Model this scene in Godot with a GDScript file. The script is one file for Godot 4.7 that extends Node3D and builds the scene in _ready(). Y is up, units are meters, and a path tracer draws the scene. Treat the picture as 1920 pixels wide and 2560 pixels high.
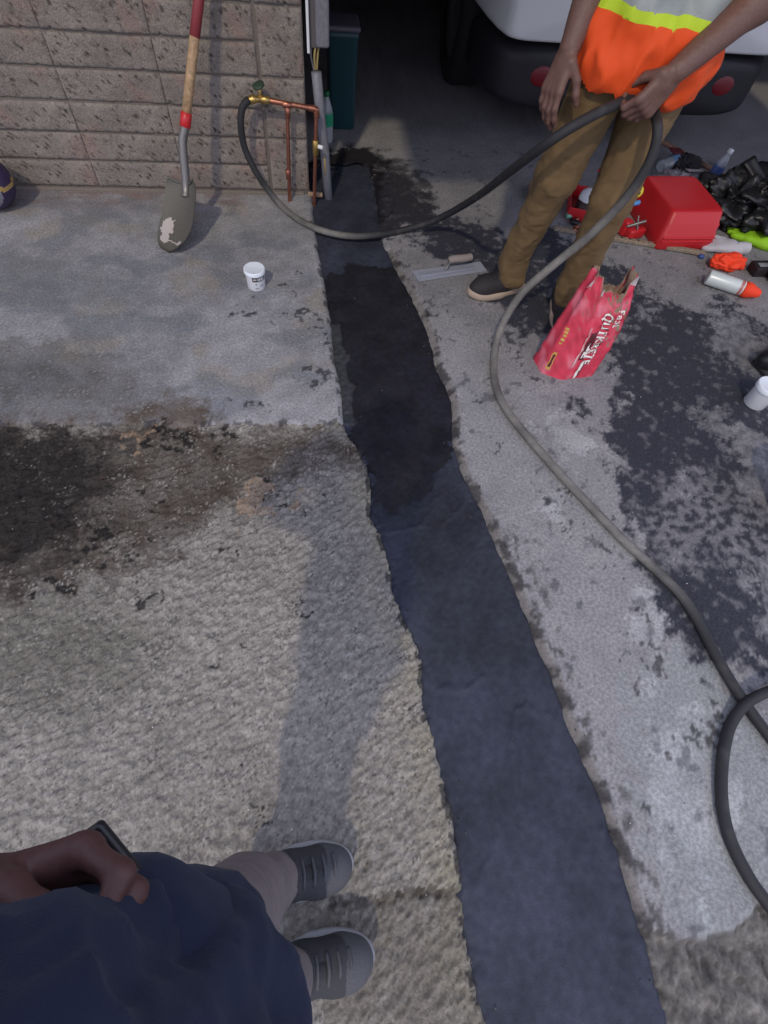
extends Node3D
# A trench patch across a driveway in front of an open garage, at dusk.

# ---------- camera model: pixel of the 1920x2560 photograph -> direction ----------
const F := 1270.0
const EYE := Vector3(0, 1.42, 0)
const RX := Vector3(0.990, -0.060, 0.129)   # rows: world axes in camera coordinates (x right, y down, z forward)
const RY := Vector3(0.081, -0.507, -0.858)
const RZ := Vector3(0.117, 0.860, -0.497)

func ray(px: float, py: float) -> Vector3:
	var c := Vector3(px - 960.0, py - 1280.0, F)
	return Vector3(RX.dot(c), RY.dot(c), RZ.dot(c))
func gp(px: float, py: float, y := 0.0) -> Vector3:      # where the pixel meets a level plane
	var v := ray(px, py)
	return EYE + v * ((y - EYE.y) / v.y)
func wp(px: float, py: float, z: float) -> Vector3:      # where the pixel meets an upright plane facing the street
	var v := ray(px, py)
	return EYE + v * (z / v.z)

# ---------- noise ----------
var n_big: FastNoiseLite
var n_mid: FastNoiseLite
var n_fine: FastNoiseLite
var n_grit: FastNoiseLite
var n_cell: FastNoiseLite
var n_wx: FastNoiseLite
var n_wz: FastNoiseLite
var n_fold: FastNoiseLite
var rng := RandomNumberGenerator.new()
var names := {}
var T := {}
var M := {}

func noise(s: int, freq: float, oct := 3, kind := FastNoiseLite.TYPE_SIMPLEX_SMOOTH) -> FastNoiseLite:
	var n := FastNoiseLite.new()
	n.seed = s; n.frequency = freq; n.noise_type = kind
	n.fractal_type = FastNoiseLite.FRACTAL_FBM if oct > 1 else FastNoiseLite.FRACTAL_NONE
	n.fractal_octaves = oct
	return n

# ---------- scene helpers ----------
func numbered(called: String) -> String:
	var k: int = names.get(called, 0)
	names[called] = k + 1
	return called if k == 0 else "%s_%03d" % [called, k]
func thing(called: String, label: String, category: String, at := Vector3.ZERO, group := "") -> Node3D:
	var o := Node3D.new()
	o.name = numbered(called)
	add_child(o)
	o.position = at
	o.set_meta("label", label); o.set_meta("category", category)
	if group: o.set_meta("group", group)
	return o
func part(called: String, mesh: Mesh, m: Material, parent: Node3D, at := Vector3.ZERO) -> MeshInstance3D:
	var o := MeshInstance3D.new()
	o.name = called
	o.mesh = mesh
	o.material_override = m
	parent.add_child(o, true)
	o.position = at
	return o
func solo(called: String, mesh: Mesh, m: Material, label: String, category: String, at := Vector3.ZERO, group := "") -> MeshInstance3D:
	var o := part(numbered(called), mesh, m, self, at)
	o.set_meta("label", label); o.set_meta("category", category)
	if group: o.set_meta("group", group)
	return o
func structure(called: String, mesh: Mesh, m: Material) -> MeshInstance3D:
	var o := part(numbered(called), mesh, m, self)
	o.set_meta("kind", "structure")
	return o

func lin(r: float, g: float, b: float) -> Color:          # a base colour given as linear values
	return Color(r, g, b).linear_to_srgb()
func mat(c: Color, rough := 0.7, metal := 0.0, extra := {}) -> StandardMaterial3D:
	var m := StandardMaterial3D.new()
	m.albedo_color = c
	m.roughness = rough
	m.metallic = metal
	m.metallic_specular = extra.get("spec", 0.5)
	if extra.has("vc"):
		m.vertex_color_use_as_albedo = true
	if extra.has("tex"):
		m.albedo_texture = T[extra.tex]
	if extra.has("nrm"):
		m.normal_enabled = true
		m.normal_texture = T[extra.nrm]
		m.normal_scale = extra.get("ns", 0.6)
	if extra.has("tri"):
		m.uv1_triplanar = true
		m.uv1_world_triplanar = extra.get("world", true)
		m.uv1_scale = Vector3.ONE * extra.tri
	if extra.has("rim"):
		m.rim_enabled = true; m.rim = extra.rim; m.rim_tint = 0.5
	if extra.has("coat"):
		m.clearcoat_enabled = true; m.clearcoat = extra.coat; m.clearcoat_roughness = 0.12
	if extra.has("alpha"):
		m.transparency = BaseMaterial3D.TRANSPARENCY_ALPHA
		m.albedo_color.a = extra.alpha
	m.cull_mode = BaseMaterial3D.CULL_DISABLED
	return m

# grey value textures: fine grain only
func grain(seed_: int, freq: float, low: float, high: float, size := 512, oct := 4, kind := FastNoiseLite.TYPE_SIMPLEX_SMOOTH, power := 1.0) -> ImageTexture:
	var img := noise(seed_, freq, oct, kind).get_seamless_image(size, size)
	img.convert(Image.FORMAT_L8)
	var d := img.get_data()
	for i in d.size():
		var t := pow(d[i] / 255.0, power)
		d[i] = int(clampf(lerpf(low, high, t), 0.0, 1.0) * 255.0)
	var o := Image.create_from_data(size, size, false, Image.FORMAT_L8, d)
	o.generate_mipmaps()
	return ImageTexture.create_from_image(o)
func bump(seed_: int, freq: float, strength: float, size := 512, oct := 4, kind := FastNoiseLite.TYPE_SIMPLEX_SMOOTH) -> ImageTexture:
	var img := noise(seed_, freq, oct, kind).get_seamless_image(size, size)
	img.convert(Image.FORMAT_RGBA8)
	img.bump_map_to_normal_map(strength)
	return ImageTexture.create_from_image(img)

# ---------- mesh helpers ----------
func build(v: PackedVector3Array, idx: PackedInt32Array, cols := PackedColorArray(), uvs := PackedVector2Array()) -> ArrayMesh:
	var a := []
	a.resize(Mesh.ARRAY_MAX)
	a[Mesh.ARRAY_VERTEX] = v
	if cols.size(): a[Mesh.ARRAY_COLOR] = cols
	if uvs.size(): a[Mesh.ARRAY_TEX_UV] = uvs
	a[Mesh.ARRAY_INDEX] = idx
	var m := ArrayMesh.new()
	m.add_surface_from_arrays(Mesh.PRIMITIVE_TRIANGLES, a)
	var st := SurfaceTool.new()
	st.create_from(m, 0)
	st.generate_normals()
	if uvs.size(): st.generate_tangents()
	return st.commit()
# flat-shaded polygons: every face its own corners
func faces(list: Array) -> ArrayMesh:
	var v := PackedVector3Array()
	var idx := PackedInt32Array()
	for f in list:
		var b := v.size()
		for p in f: v.append(p)
		for i in range(1, f.size() - 1):
			idx.append_array([b, b + i, b + i + 1])
	var a := []
	a.resize(Mesh.ARRAY_MAX)
	a[Mesh.ARRAY_VERTEX] = v; a[Mesh.ARRAY_INDEX] = idx
	var nn := PackedVector3Array(); nn.resize(v.size())
	for t in range(0, idx.size(), 3):
		var n := (v[idx[t + 2]] - v[idx[t]]).cross(v[idx[t + 1]] - v[idx[t]]).normalized()
		for q in 3: nn[idx[t + q]] = n
	a[Mesh.ARRAY_NORMAL] = nn
	var m := ArrayMesh.new()
	m.add_surface_from_arrays(Mesh.PRIMITIVE_TRIANGLES, a)
	return m
# rounded box about its centre
func rbox(size: Vector3, r := 0.004, seg := 2) -> ArrayMesh:
	var v := PackedVector3Array()
	var idx := PackedInt32Array()
	var h := size * 0.5
	r = minf(r, minf(h.x, minf(h.y, h.z)) * 0.98)
	var inner := h - Vector3.ONE * r
	var ax := [Vector3.RIGHT, Vector3.UP, Vector3.BACK]
	var lst := []
	for i in seg + 1: lst.append(-1.0 + 0.0 * i)
	# parameter along a side: -1..1 with extra points inside the rounding
	var par := []
	for i in seg + 1: par.append([-1, tan((float(i) / seg - 1.0) * PI / 4.0)])
	for i in seg + 1: par.append([1, tan(float(i) / seg * PI / 4.0)])
	for f in 6:
		var n: Vector3 = ax[f / 2] * (1.0 if f % 2 == 0 else -1.0)
		var u: Vector3 = ax[(f / 2 + 1) % 3]
		var w: Vector3 = ax[(f / 2 + 2) % 3]
		var b := v.size()
		for i in par.size():
			for j in par.size():
				var dir: Vector3 = (n + u * par[i][1] + w * par[j][1]).normalized()
				var c: Vector3 = n * absf(inner.dot(n)) + u * par[i][0] * inner.dot(u) + w * par[j][0] * inner.dot(w)
				v.append(c + dir * r)
		var k := par.size()
		for i in k - 1:
			for j in k - 1:
				var q := b + i * k + j
				if f % 2 == 0: idx.append_array([q, q + 1, q + k, q + 1, q + k + 1, q + k])
				else: idx.append_array([q, q + k, q + 1, q + 1, q + k, q + k + 1])
	return build(v, idx)
# surface of revolution about +y: profile of (radius, height)
func lathe(prof: Array, seg := 28) -> ArrayMesh:
	var v := PackedVector3Array()
	var idx := PackedInt32Array()
	for p in prof:
		for s in seg:
			var a := TAU * s / seg
			v.append(Vector3(cos(a) * p.x, p.y, sin(a) * p.x))
	for i in prof.size() - 1:
		for s in seg:
			var a := i * seg + s
			var b := i * seg + (s + 1) % seg
			idx.append_array([a, a + seg, b, b, a + seg, b + seg])
	return build(v, idx)
func spline(pts: Array, step := 0.012) -> PackedVector3Array:
	var out := PackedVector3Array()
	for i in pts.size() - 1:
		var p0: Vector3 = pts[maxi(i - 1, 0)]
		var p1: Vector3 = pts[i]
		var p2: Vector3 = pts[i + 1]
		var p3: Vector3 = pts[mini(i + 2, pts.size() - 1)]
		var n := maxi(2, int(p1.distance_to(p2) / step))
		for k in n: out.append(p1.cubic_interpolate(p2, p0, p3, float(k) / n))
	out.append(pts[pts.size() - 1])
	return out
# tube along points; radius a number or an array
func tube(path: PackedVector3Array, rad, seg := 12, cap := true, paint = null) -> ArrayMesh:
	var v := PackedVector3Array()
	var cols := PackedColorArray()
	var idx := PackedInt32Array()
	var n := path.size()
	var side := Vector3.UP
	var t0 := (path[1] - path[0]).normalized()
	if absf(t0.dot(side)) > 0.9: side = Vector3.RIGHT
	for i in n:
		var t := (path[mini(i + 1, n - 1)] - path[maxi(i - 1, 0)]).normalized()
		side = (side - t * side.dot(t)).normalized()
		var up := t.cross(side)
		var r: float = rad[i] if rad is Array or rad is PackedFloat32Array else rad
		for s in seg:
			var a := TAU * s / seg
			v.append(path[i] + (side * cos(a) + up * sin(a)) * r)
			if paint != null: cols.append(paint.call(i, v[v.size() - 1]))
	for i in n - 1:
		for s in seg:
			var a := i * seg + s
			var b := i * seg + (s + 1) % seg
			idx.append_array([a, b, a + seg, b, b + seg, a + seg])
	if cap:
		for e in [0, n - 1]:
			var c := v.size()
			v.append(path[e])
			if paint != null: cols.append(cols[e * seg])
			for s in seg:
				if e == 0: idx.append_array([c, (s + 1) % seg, s])
				else: idx.append_array([c, e * seg + s, e * seg + (s + 1) % seg])
	return build(v, idx, cols)
func rod(a: Vector3, b: Vector3, r: float, seg := 12) -> ArrayMesh:
	return tube(PackedVector3Array([a, a.lerp(b, 0.02), a.lerp(b, 0.98), b]), [r * 0.93, r, r, r * 0.93], seg)
# loft of closed rings with the same number of points
func loft(rings: Array, cap := true) -> ArrayMesh:
	var v := PackedVector3Array()
	var idx := PackedInt32Array()
	var k: int = rings[0].size()
	for r in rings:
		for p in r: v.append(p)
	for i in rings.size() - 1:
		for s in k:
			var a := i * k + s
			var b := i * k + (s + 1) % k
			idx.append_array([a, a + k, b, b, a + k, b + k])
	if cap:
		for e in [0, rings.size() - 1]:
			var c := Vector3.ZERO
			for p in rings[e]: c += p
			var ci := v.size()
			v.append(c / k)
			for s in k:
				if e == 0: idx.append_array([ci, s, (s + 1) % k])
				else: idx.append_array([ci, e * k + (s + 1) % k, e * k + s])
	return build(v, idx)
func superring(c: Vector3, hw: float, hh: float, e := 0.4, n := 40) -> Array:
	var r := []
	for i in n:
		var a := TAU * i / n
		r.append(c + Vector3(hw * signf(cos(a)) * pow(absf(cos(a)), e), hh * signf(sin(a)) * pow(absf(sin(a)), e), 0))
	return r

# ---------- smooth bodies: tapered capsules joined by a smooth minimum, meshed as surface nets ----------
# a bone: [a, b, ra, rb] or [a, b, ra, rb, axis, squash]
func nets(bones: Array, cell: float, k: float) -> Array:
	var lo := Vector3.ONE * 1e9
	var hi := Vector3.ONE * -1e9
	for q in bones:
		var r: float = maxf(q[2], q[3]) * (maxf(1.0, q[5]) if q.size() > 4 else 1.0) + k + cell * 3.0
		for p in [q[0], q[1]]:
			lo = lo.min(p - Vector3.ONE * r)
			hi = hi.max(p + Vector3.ONE * r)
	var nx := int((hi.x - lo.x) / cell) + 2
	var ny := int((hi.y - lo.y) / cell) + 2
	var nz := int((hi.z - lo.z) / cell) + 2
	var f := PackedFloat32Array()
	f.resize(nx * ny * nz)
	f.fill(1.0)
	var near := PackedByteArray()
	near.resize(nx * ny * nz)
	for q in bones:
		var a: Vector3 = q[0]
		var b: Vector3 = q[1]
		var ra: float = q[2]
		var rb: float = q[3]
		var sq: bool = q.size() > 4
		var ax := Vector3.ZERO
		var inv := 0.0
		var grow := 1.0
		if sq:
			ax = q[4]; inv = 1.0 / q[5] - 1.0; grow = maxf(1.0, q[5])
		var pad: float = maxf(ra, rb) * grow + k * 0.6 + cell * 2.2
		var l := ((a.min(b) - Vector3.ONE * pad - lo) / cell).floor()
		var h := ((a.max(b) + Vector3.ONE * pad - lo) / cell).ceil()
		var ab := b - a
		var len2 := maxf(ab.length_squared(), 1e-9)
		for iz in range(maxi(0, int(l.z)), mini(nz, int(h.z) + 1)):
			for iy in range(maxi(0, int(l.y)), mini(ny, int(h.y) + 1)):
				var row := (iz * ny + iy) * nx
				for ix in range(maxi(0, int(l.x)), mini(nx, int(h.x) + 1)):
					var p := lo + Vector3(ix, iy, iz) * cell - a
					if sq: p += ax * (p.dot(ax) * inv)
					var t := clampf(p.dot(ab) / len2, 0.0, 1.0)
					var d := (p - ab * t).length() - (ra + (rb - ra) * t)
					var i := row + ix
					var g := f[i]
					if g >= 1.0:
						f[i] = d
					else:
						var w := maxf(k - absf(g - d), 0.0) / k
						f[i] = minf(g, d) - w * w * k * 0.25
					if absf(f[i]) < cell * 2.0: near[i] = 1
	var verts := PackedVector3Array()
	var quads := PackedInt32Array()
	var at := {}
	var off := [0, 1, nx, nx + 1, nx * ny, nx * ny + 1, nx * ny + nx, nx * ny + nx + 1]
	var edges := [[0, 1], [2, 3], [4, 5], [6, 7], [0, 2], [1, 3], [4, 6], [5, 7], [0, 4], [1, 5], [2, 6], [3, 7]]
	var cp := [Vector3(0, 0, 0), Vector3(1, 0, 0), Vector3(0, 1, 0), Vector3(1, 1, 0), Vector3(0, 0, 1), Vector3(1, 0, 1), Vector3(0, 1, 1), Vector3(1, 1, 1)]
	var i := near.find(1)
	while i >= 0:
		var ix := i % nx
		var iy := (i / nx) % ny
		var iz := i / (nx * ny)
		if ix < nx - 1 and iy < ny - 1 and iz < nz - 1:
			var ins := 0
			for c in 8:
				if f[i + off[c]] < 0.0: ins += 1
			if ins > 0 and ins < 8:
				var s := Vector3.ZERO
				var m := 0
				for e in edges:
					var g0 := f[i + off[e[0]]]
					var g1 := f[i + off[e[1]]]
					if (g0 < 0.0) != (g1 < 0.0):
						s += cp[e[0]].lerp(cp[e[1]], g0 / (g0 - g1))
						m += 1
				at[i] = verts.size()
				verts.append(lo + (Vector3(ix, iy, iz) + s / m) * cell)
		i = near.find(1, i + 1)
	for c in at:
		for d in [[1, nx, nx * ny], [nx, nx * ny, 1], [nx * ny, 1, nx]]:
			var g0 := f[c]
			var g1 := f[c + d[0]]
			if (g0 < 0.0) != (g1 < 0.0):
				var q := [c, c - d[1], c - d[1] - d[2], c - d[2]]
				if at.has(q[1]) and at.has(q[2]) and at.has(q[3]):
					if g0 < 0.0: quads.append_array([at[q[0]], at[q[3]], at[q[2]], at[q[1]]])
					else: quads.append_array([at[q[0]], at[q[1]], at[q[2]], at[q[3]]])
	return [verts, quads]
func net_mesh(n: Array, keep = null) -> ArrayMesh:
	var v: PackedVector3Array = n[0]
	var q: PackedInt32Array = n[1]
	var idx := PackedInt32Array()
	for i in range(0, q.size(), 4):
		if keep != null and not keep.call((v[q[i]] + v[q[i + 2]]) * 0.5): continue
		idx.append_array([q[i], q[i + 1], q[i + 2], q[i], q[i + 2], q[i + 3]])
	if keep != null:                                     # drop the unused corners
		var map := {}
		var nv := PackedVector3Array()
		for j in idx.size():
			if not map.has(idx[j]):
				map[idx[j]] = nv.size()
				nv.append(v[idx[j]])
			idx[j] = map[idx[j]]
		return build(nv, idx)
	return build(v, idx)
# cloth folds: push the corners in and out by stretched noise
func fold(n: Array, amp: float, freq: Vector3, centre: Callable) -> Array:
	var v: PackedVector3Array = n[0]
	for i in v.size():
		var p := v[i]
		var c: Vector3 = centre.call(p)
		var s := p * freq
		var w := 1.0 - absf(n_fold.get_noise_3d(s.x, s.y, s.z)) * 2.2
		w += n_fold.get_noise_3d(s.x * 2.3 + 9.0, s.y * 2.3, s.z * 2.3) * 0.5
		v[i] = p + (p - c).normalized() * w * amp
	return [v, n[1]]

func hand_bones(w: Vector3, dir: Vector3, palm: Vector3, thumb: Vector3, curl: Array, s := 1.0, tuck := 0.0) -> Array:
	# w wrist, dir towards the fingers, palm the way the palm faces, thumb the side the thumb is on
	var o := []
	dir = dir.normalized()
	thumb = (thumb - dir * thumb.dot(dir)).normalized()
	palm = thumb.cross(dir) * signf(thumb.cross(dir).dot(palm))
	o.append([w, w + dir * 0.03 * s, 0.026 * s, 0.027 * s, palm, 0.72])
	for u in [-0.025, -0.009, 0.009, 0.026]:
		o.append([w + dir * 0.02 * s + thumb * u * 0.6 * s, w + dir * 0.088 * s + thumb * u * s, 0.019 * s, 0.0135 * s, palm, 0.85])
	var us := [0.029, 0.010, -0.010, -0.028]
	var ls := [0.94, 1.04, 0.98, 0.78]
	for k in 4:
		var p: Vector3 = w + dir * (0.09 - absf(k - 1.2) * 0.003) * s + thumb * us[k] * s
		var d: Vector3 = (dir + thumb * us[k] * (1.6 - tuck)).normalized()
		var ang := 0.0
		var seg := [0.042, 0.027, 0.022]
		for j in 3:
			ang += curl[j] * (1.0 + 0.07 * k)
			var e: Vector3 = d * cos(ang) + palm * sin(ang)
			var q: Vector3 = p + e * seg[j] * ls[k] * s
			o.append([p, q, (0.0098 - 0.0012 * j) * s, (0.0088 - 0.0012 * j) * s])
			p = q
	var tp: Vector3 = w + dir * 0.025 * s + thumb * 0.026 * s
	var td := (dir * 0.62 + thumb * (0.7 - 0.6 * tuck) + palm * (0.25 + 0.75 * tuck)).normalized()
	var tq := tp + td * 0.042 * s
	o.append([tp, tq, 0.0155 * s, 0.012 * s])
	var td2: Vector3 = (dir * 0.8 + thumb * (0.25 - curl[0] * 0.25) + palm * (0.3 + curl[0] * 0.6)).normalized()
	o.append([tq, tq + td2 * 0.032 * s, 0.0118 * s, 0.0105 * s])
	o.append([tq + td2 * 0.032 * s, tq + td2 * 0.032 * s + (td2 + palm * 0.3).normalized() * 0.024 * s, 0.0105 * s, 0.0085 * s])
	return o

# ---------- the ground ----------
var EL := PackedVector2Array()     # left edge of the trench: (z, x)
var ER := PackedVector2Array()
func edge_x(e: PackedVector2Array, z: float) -> float:
	if z <= e[0].x: return e[0].y
	var n := e.size()
	if z >= e[n - 1].x: return e[n - 1].y + (z - e[n - 1].x) * 0.34
	var lo := 0
	var hi := n - 1
	while hi - lo > 1:
		var m := (lo + hi) / 2
		if e[m].x <= z: lo = m
		else: hi = m
	return lerpf(e[lo].y, e[hi].y, (z - e[lo].x) / (e[hi].x - e[lo].x))
func trace_edge(px: Array) -> PackedVector2Array:
	var o := PackedVector2Array()
	for p in px:
		var g := gp(p[0], p[1])
		if o.size() == 0 or g.z > o[o.size() - 1].x + 0.004: o.append(Vector2(g.z, g.x))
	return o
func area(px: Array) -> PackedVector2Array:                # an outline on the ground
	var o := PackedVector2Array()
	for p in px:
		var g := gp(p[0], p[1])
		o.append(Vector2(g.x, g.z))
	return o
func axis(a: float, b: float, fine0: float, fine1: float, step: float, coarse: float) -> PackedFloat32Array:
	var o := PackedFloat32Array()
	var x := a
	while x < b:
		o.append(x)
		var d := maxf(0.0, maxf(fine0 - x, x - fine1))
		var s := step if d <= 0.0 else minf(coarse, step + d * 0.25)
		if x < fine0 and x + s > fine0: s = fine0 - x + 1e-4
		x += s
	o.append(b)
	return o
# fn(x, z) gives Vector4-like [y, Color] or null where there is nothing
func sheet(xs: PackedFloat32Array, zs: PackedFloat32Array, fn: Callable) -> ArrayMesh:
	var v := PackedVector3Array()
	var c := PackedColorArray()
	var uv := PackedVector2Array()
	var idx := PackedInt32Array()
	var id := PackedInt32Array()
	var nx := xs.size()
	id.resize(nx * zs.size())
	id.fill(-1)
	for j in zs.size():
		for i in nx:
			var r = fn.call(xs[i], zs[j])
			if r == null: continue
			id[j * nx + i] = v.size()
			v.append(Vector3(xs[i], r[0], zs[j]))
			c.append(r[1])
			uv.append(Vector2(xs[i], zs[j]))
	for j in zs.size() - 1:
		for i in nx - 1:
			var a := id[j * nx + i]
			var b := id[j * nx + i + 1]
			var d := id[(j + 1) * nx + i]
			var e := id[(j + 1) * nx + i + 1]
			if a < 0 or b < 0 or d < 0 or e < 0: continue
			idx.append_array([a, b, d, b, e, d])
	return build(v, idx, c, uv)

func inside(p: Vector2, poly: PackedVector2Array) -> bool:
	return Geometry2D.is_point_in_polygon(p, poly)
func soft(p: Vector2, poly: PackedVector2Array, s: float) -> float:      # share of five nearby points that lie inside
	var n := 0.2 if inside(p, poly) else 0.0
	for d in [Vector2(s, 0.3 * s), Vector2(-s, -0.3 * s), Vector2(-0.3 * s, s), Vector2(0.3 * s, -s)]:
		if inside(p + d, poly): n += 0.2
	return n
func tint(c: Color, o: Color, t: float) -> Color:
	return c.lerp(o, clampf(t, 0.0, 1.0))

func _ready() -> void:
	rng.seed = 7
	# ---------------- camera ----------------
	var cam := Camera3D.new()
	cam.name = "camera"
	add_child(cam)
	cam.transform = Transform3D(Basis(Vector3(RX.x, RY.x, RZ.x), -Vector3(RX.y, RY.y, RZ.y), -Vector3(RX.z, RY.z, RZ.z)).orthonormalized(), EYE)
	cam.fov = rad_to_deg(2.0 * atan(1280.0 / F))
	cam.near = 0.02
	cam.far = 200.0
	cam.current = true
	# ---------------- sky and light: overcast dusk, the last light low behind the photographer ----------------
	var env := Environment.new()
	env.background_mode = Environment.BG_SKY
	var sky := Sky.new()
	var sm := ProceduralSkyMaterial.new()
	sm.sky_top_color = lin(0.50, 0.535, 0.72)
	sm.sky_horizon_color = lin(0.585, 0.58, 0.69)
	sm.sky_curve = 0.2
	sm.ground_horizon_color = lin(0.2, 0.2, 0.22)
	sm.ground_bottom_color = lin(0.1, 0.1, 0.1)
	sm.sun_angle_max = 1.0
	sky.sky_material = sm
	env.sky = sky
	env.tonemap_mode = Environment.TONE_MAPPER_LINEAR
	env.tonemap_exposure = 1.75
	env.sdfgi_enabled = true
	env.ssao_enabled = true
	env.ssil_enabled = true
	var we := WorldEnvironment.new()
	we.name = "world_environment"
	we.environment = env
	add_child(we)
	var sun := DirectionalLight3D.new()
	sun.name = "evening_sun"
	sun.light_energy = 0.22
	sun.light_color = Color(1.0, 0.94, 0.82)
	sun.light_angular_distance = 2.0
	sun.shadow_enabled = true
	add_child(sun)
	var az := Vector3(0.36, 0, -1).normalized()
	sun.look_at_from_position(Vector3.ZERO, az * cos(deg_to_rad(48)) + Vector3.DOWN * sin(deg_to_rad(48)), Vector3.UP)

	# ---------------- noise, textures, materials ----------------
	n_big = noise(11, 1.3, 3); n_mid = noise(12, 7.0, 3); n_fine = noise(13, 45.0, 3); n_grit = noise(14, 120.0, 2)
	n_cell = noise(15, 70.0, 1, FastNoiseLite.TYPE_CELLULAR); n_cell.cellular_return_type = FastNoiseLite.RETURN_DISTANCE
	n_wx = noise(16, 9.0, 4); n_wz = noise(17, 9.0, 4); n_fold = noise(18, 1.0, 2)
	T.speck = grain(21, 0.09, 0.74, 1.0, 512, 4)
	T.soft = grain(22, 0.03, 0.8, 1.0, 512, 4)
	T.wood = grain(23, 0.02, 0.6, 1.0, 512, 5)
	T.cloth = grain(24, 0.25, 0.78, 1.0, 256, 2)
	T.rough = bump(25, 0.09, 5.0, 512, 4)
	T.fine = bump(26, 0.16, 3.0, 512, 3)
	T.weave = bump(27, 0.3, 4.0, 256, 2)
	M.concrete = mat(Color.WHITE, 0.88, 0, {"vc": 1, "tex": "speck", "nrm": "fine", "ns": 0.35, "tri": 1.6, "spec": 0.3})
	M.drive = mat(Color.WHITE, 0.92, 0, {"vc": 1, "tex": "speck", "nrm": "rough", "ns": 0.9, "tri": 1.9, "spec": 0.3})
	M.patch = mat(Color.WHITE, 0.62, 0, {"vc": 1, "tex": "soft", "nrm": "fine", "ns": 0.22, "tri": 2.2, "spec": 0.34})
	M.block = mat(Color.WHITE, 0.93, 0, {"vc": 1, "tex": "speck", "nrm": "rough", "ns": 0.7, "tri": 2.4, "spec": 0.3})
	M.copper = mat(lin(0.58, 0.24, 0.16), 0.36, 0.9, {"tex": "soft", "tri": 4.0})
	M.brass = mat(lin(0.55, 0.38, 0.13), 0.38, 0.9)
	M.steel = mat(lin(0.30, 0.29, 0.28), 0.45, 0.7, {"tex": "speck", "tri": 3.0})
	M.rubber = mat(lin(0.028, 0.029, 0.033), 0.55, 0, {"tex": "speck", "nrm": "fine", "ns": 0.25, "tri": 5.0})
	M.white_plastic = mat(lin(0.80, 0.83, 0.86), 0.4)
	M.black_plastic = mat(lin(0.012, 0.012, 0.015), 0.4)
	M.red_plastic = mat(lin(0.50, 0.016, 0.022), 0.42, 0, {"nrm": "fine", "ns": 0.15, "tri": 6.0})
	M.red_tape = mat(lin(0.55, 0.02, 0.025), 0.4)
	M.wood = mat(lin(0.68, 0.45, 0.25), 0.55, 0, {"tex": "wood", "tri": 5.0})
	M.raw_wood = mat(lin(0.46, 0.32, 0.22), 0.8, 0, {"tex": "wood", "tri": 6.0})
	M.grey_plastic = mat(lin(0.24, 0.245, 0.28), 0.5, 0, {"tex": "soft", "tri": 3.0})
	M.skin_dark = mat(lin(0.185, 0.098, 0.076), 0.55, 0, {"tex": "soft", "tri": 8.0})
	M.skin = mat(lin(0.115, 0.05, 0.045), 0.6, 0, {"tex": "soft", "tri": 8.0})  # skin colour darkened to hold the shade on the backlit hand

	ground()
	print("ground")
	building()
	car()
	print("building")
	worker()
	photographer()
	print("people")
	plumbing()
	tools()
	bag()
	pile()
	grit()
	print("done")

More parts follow.
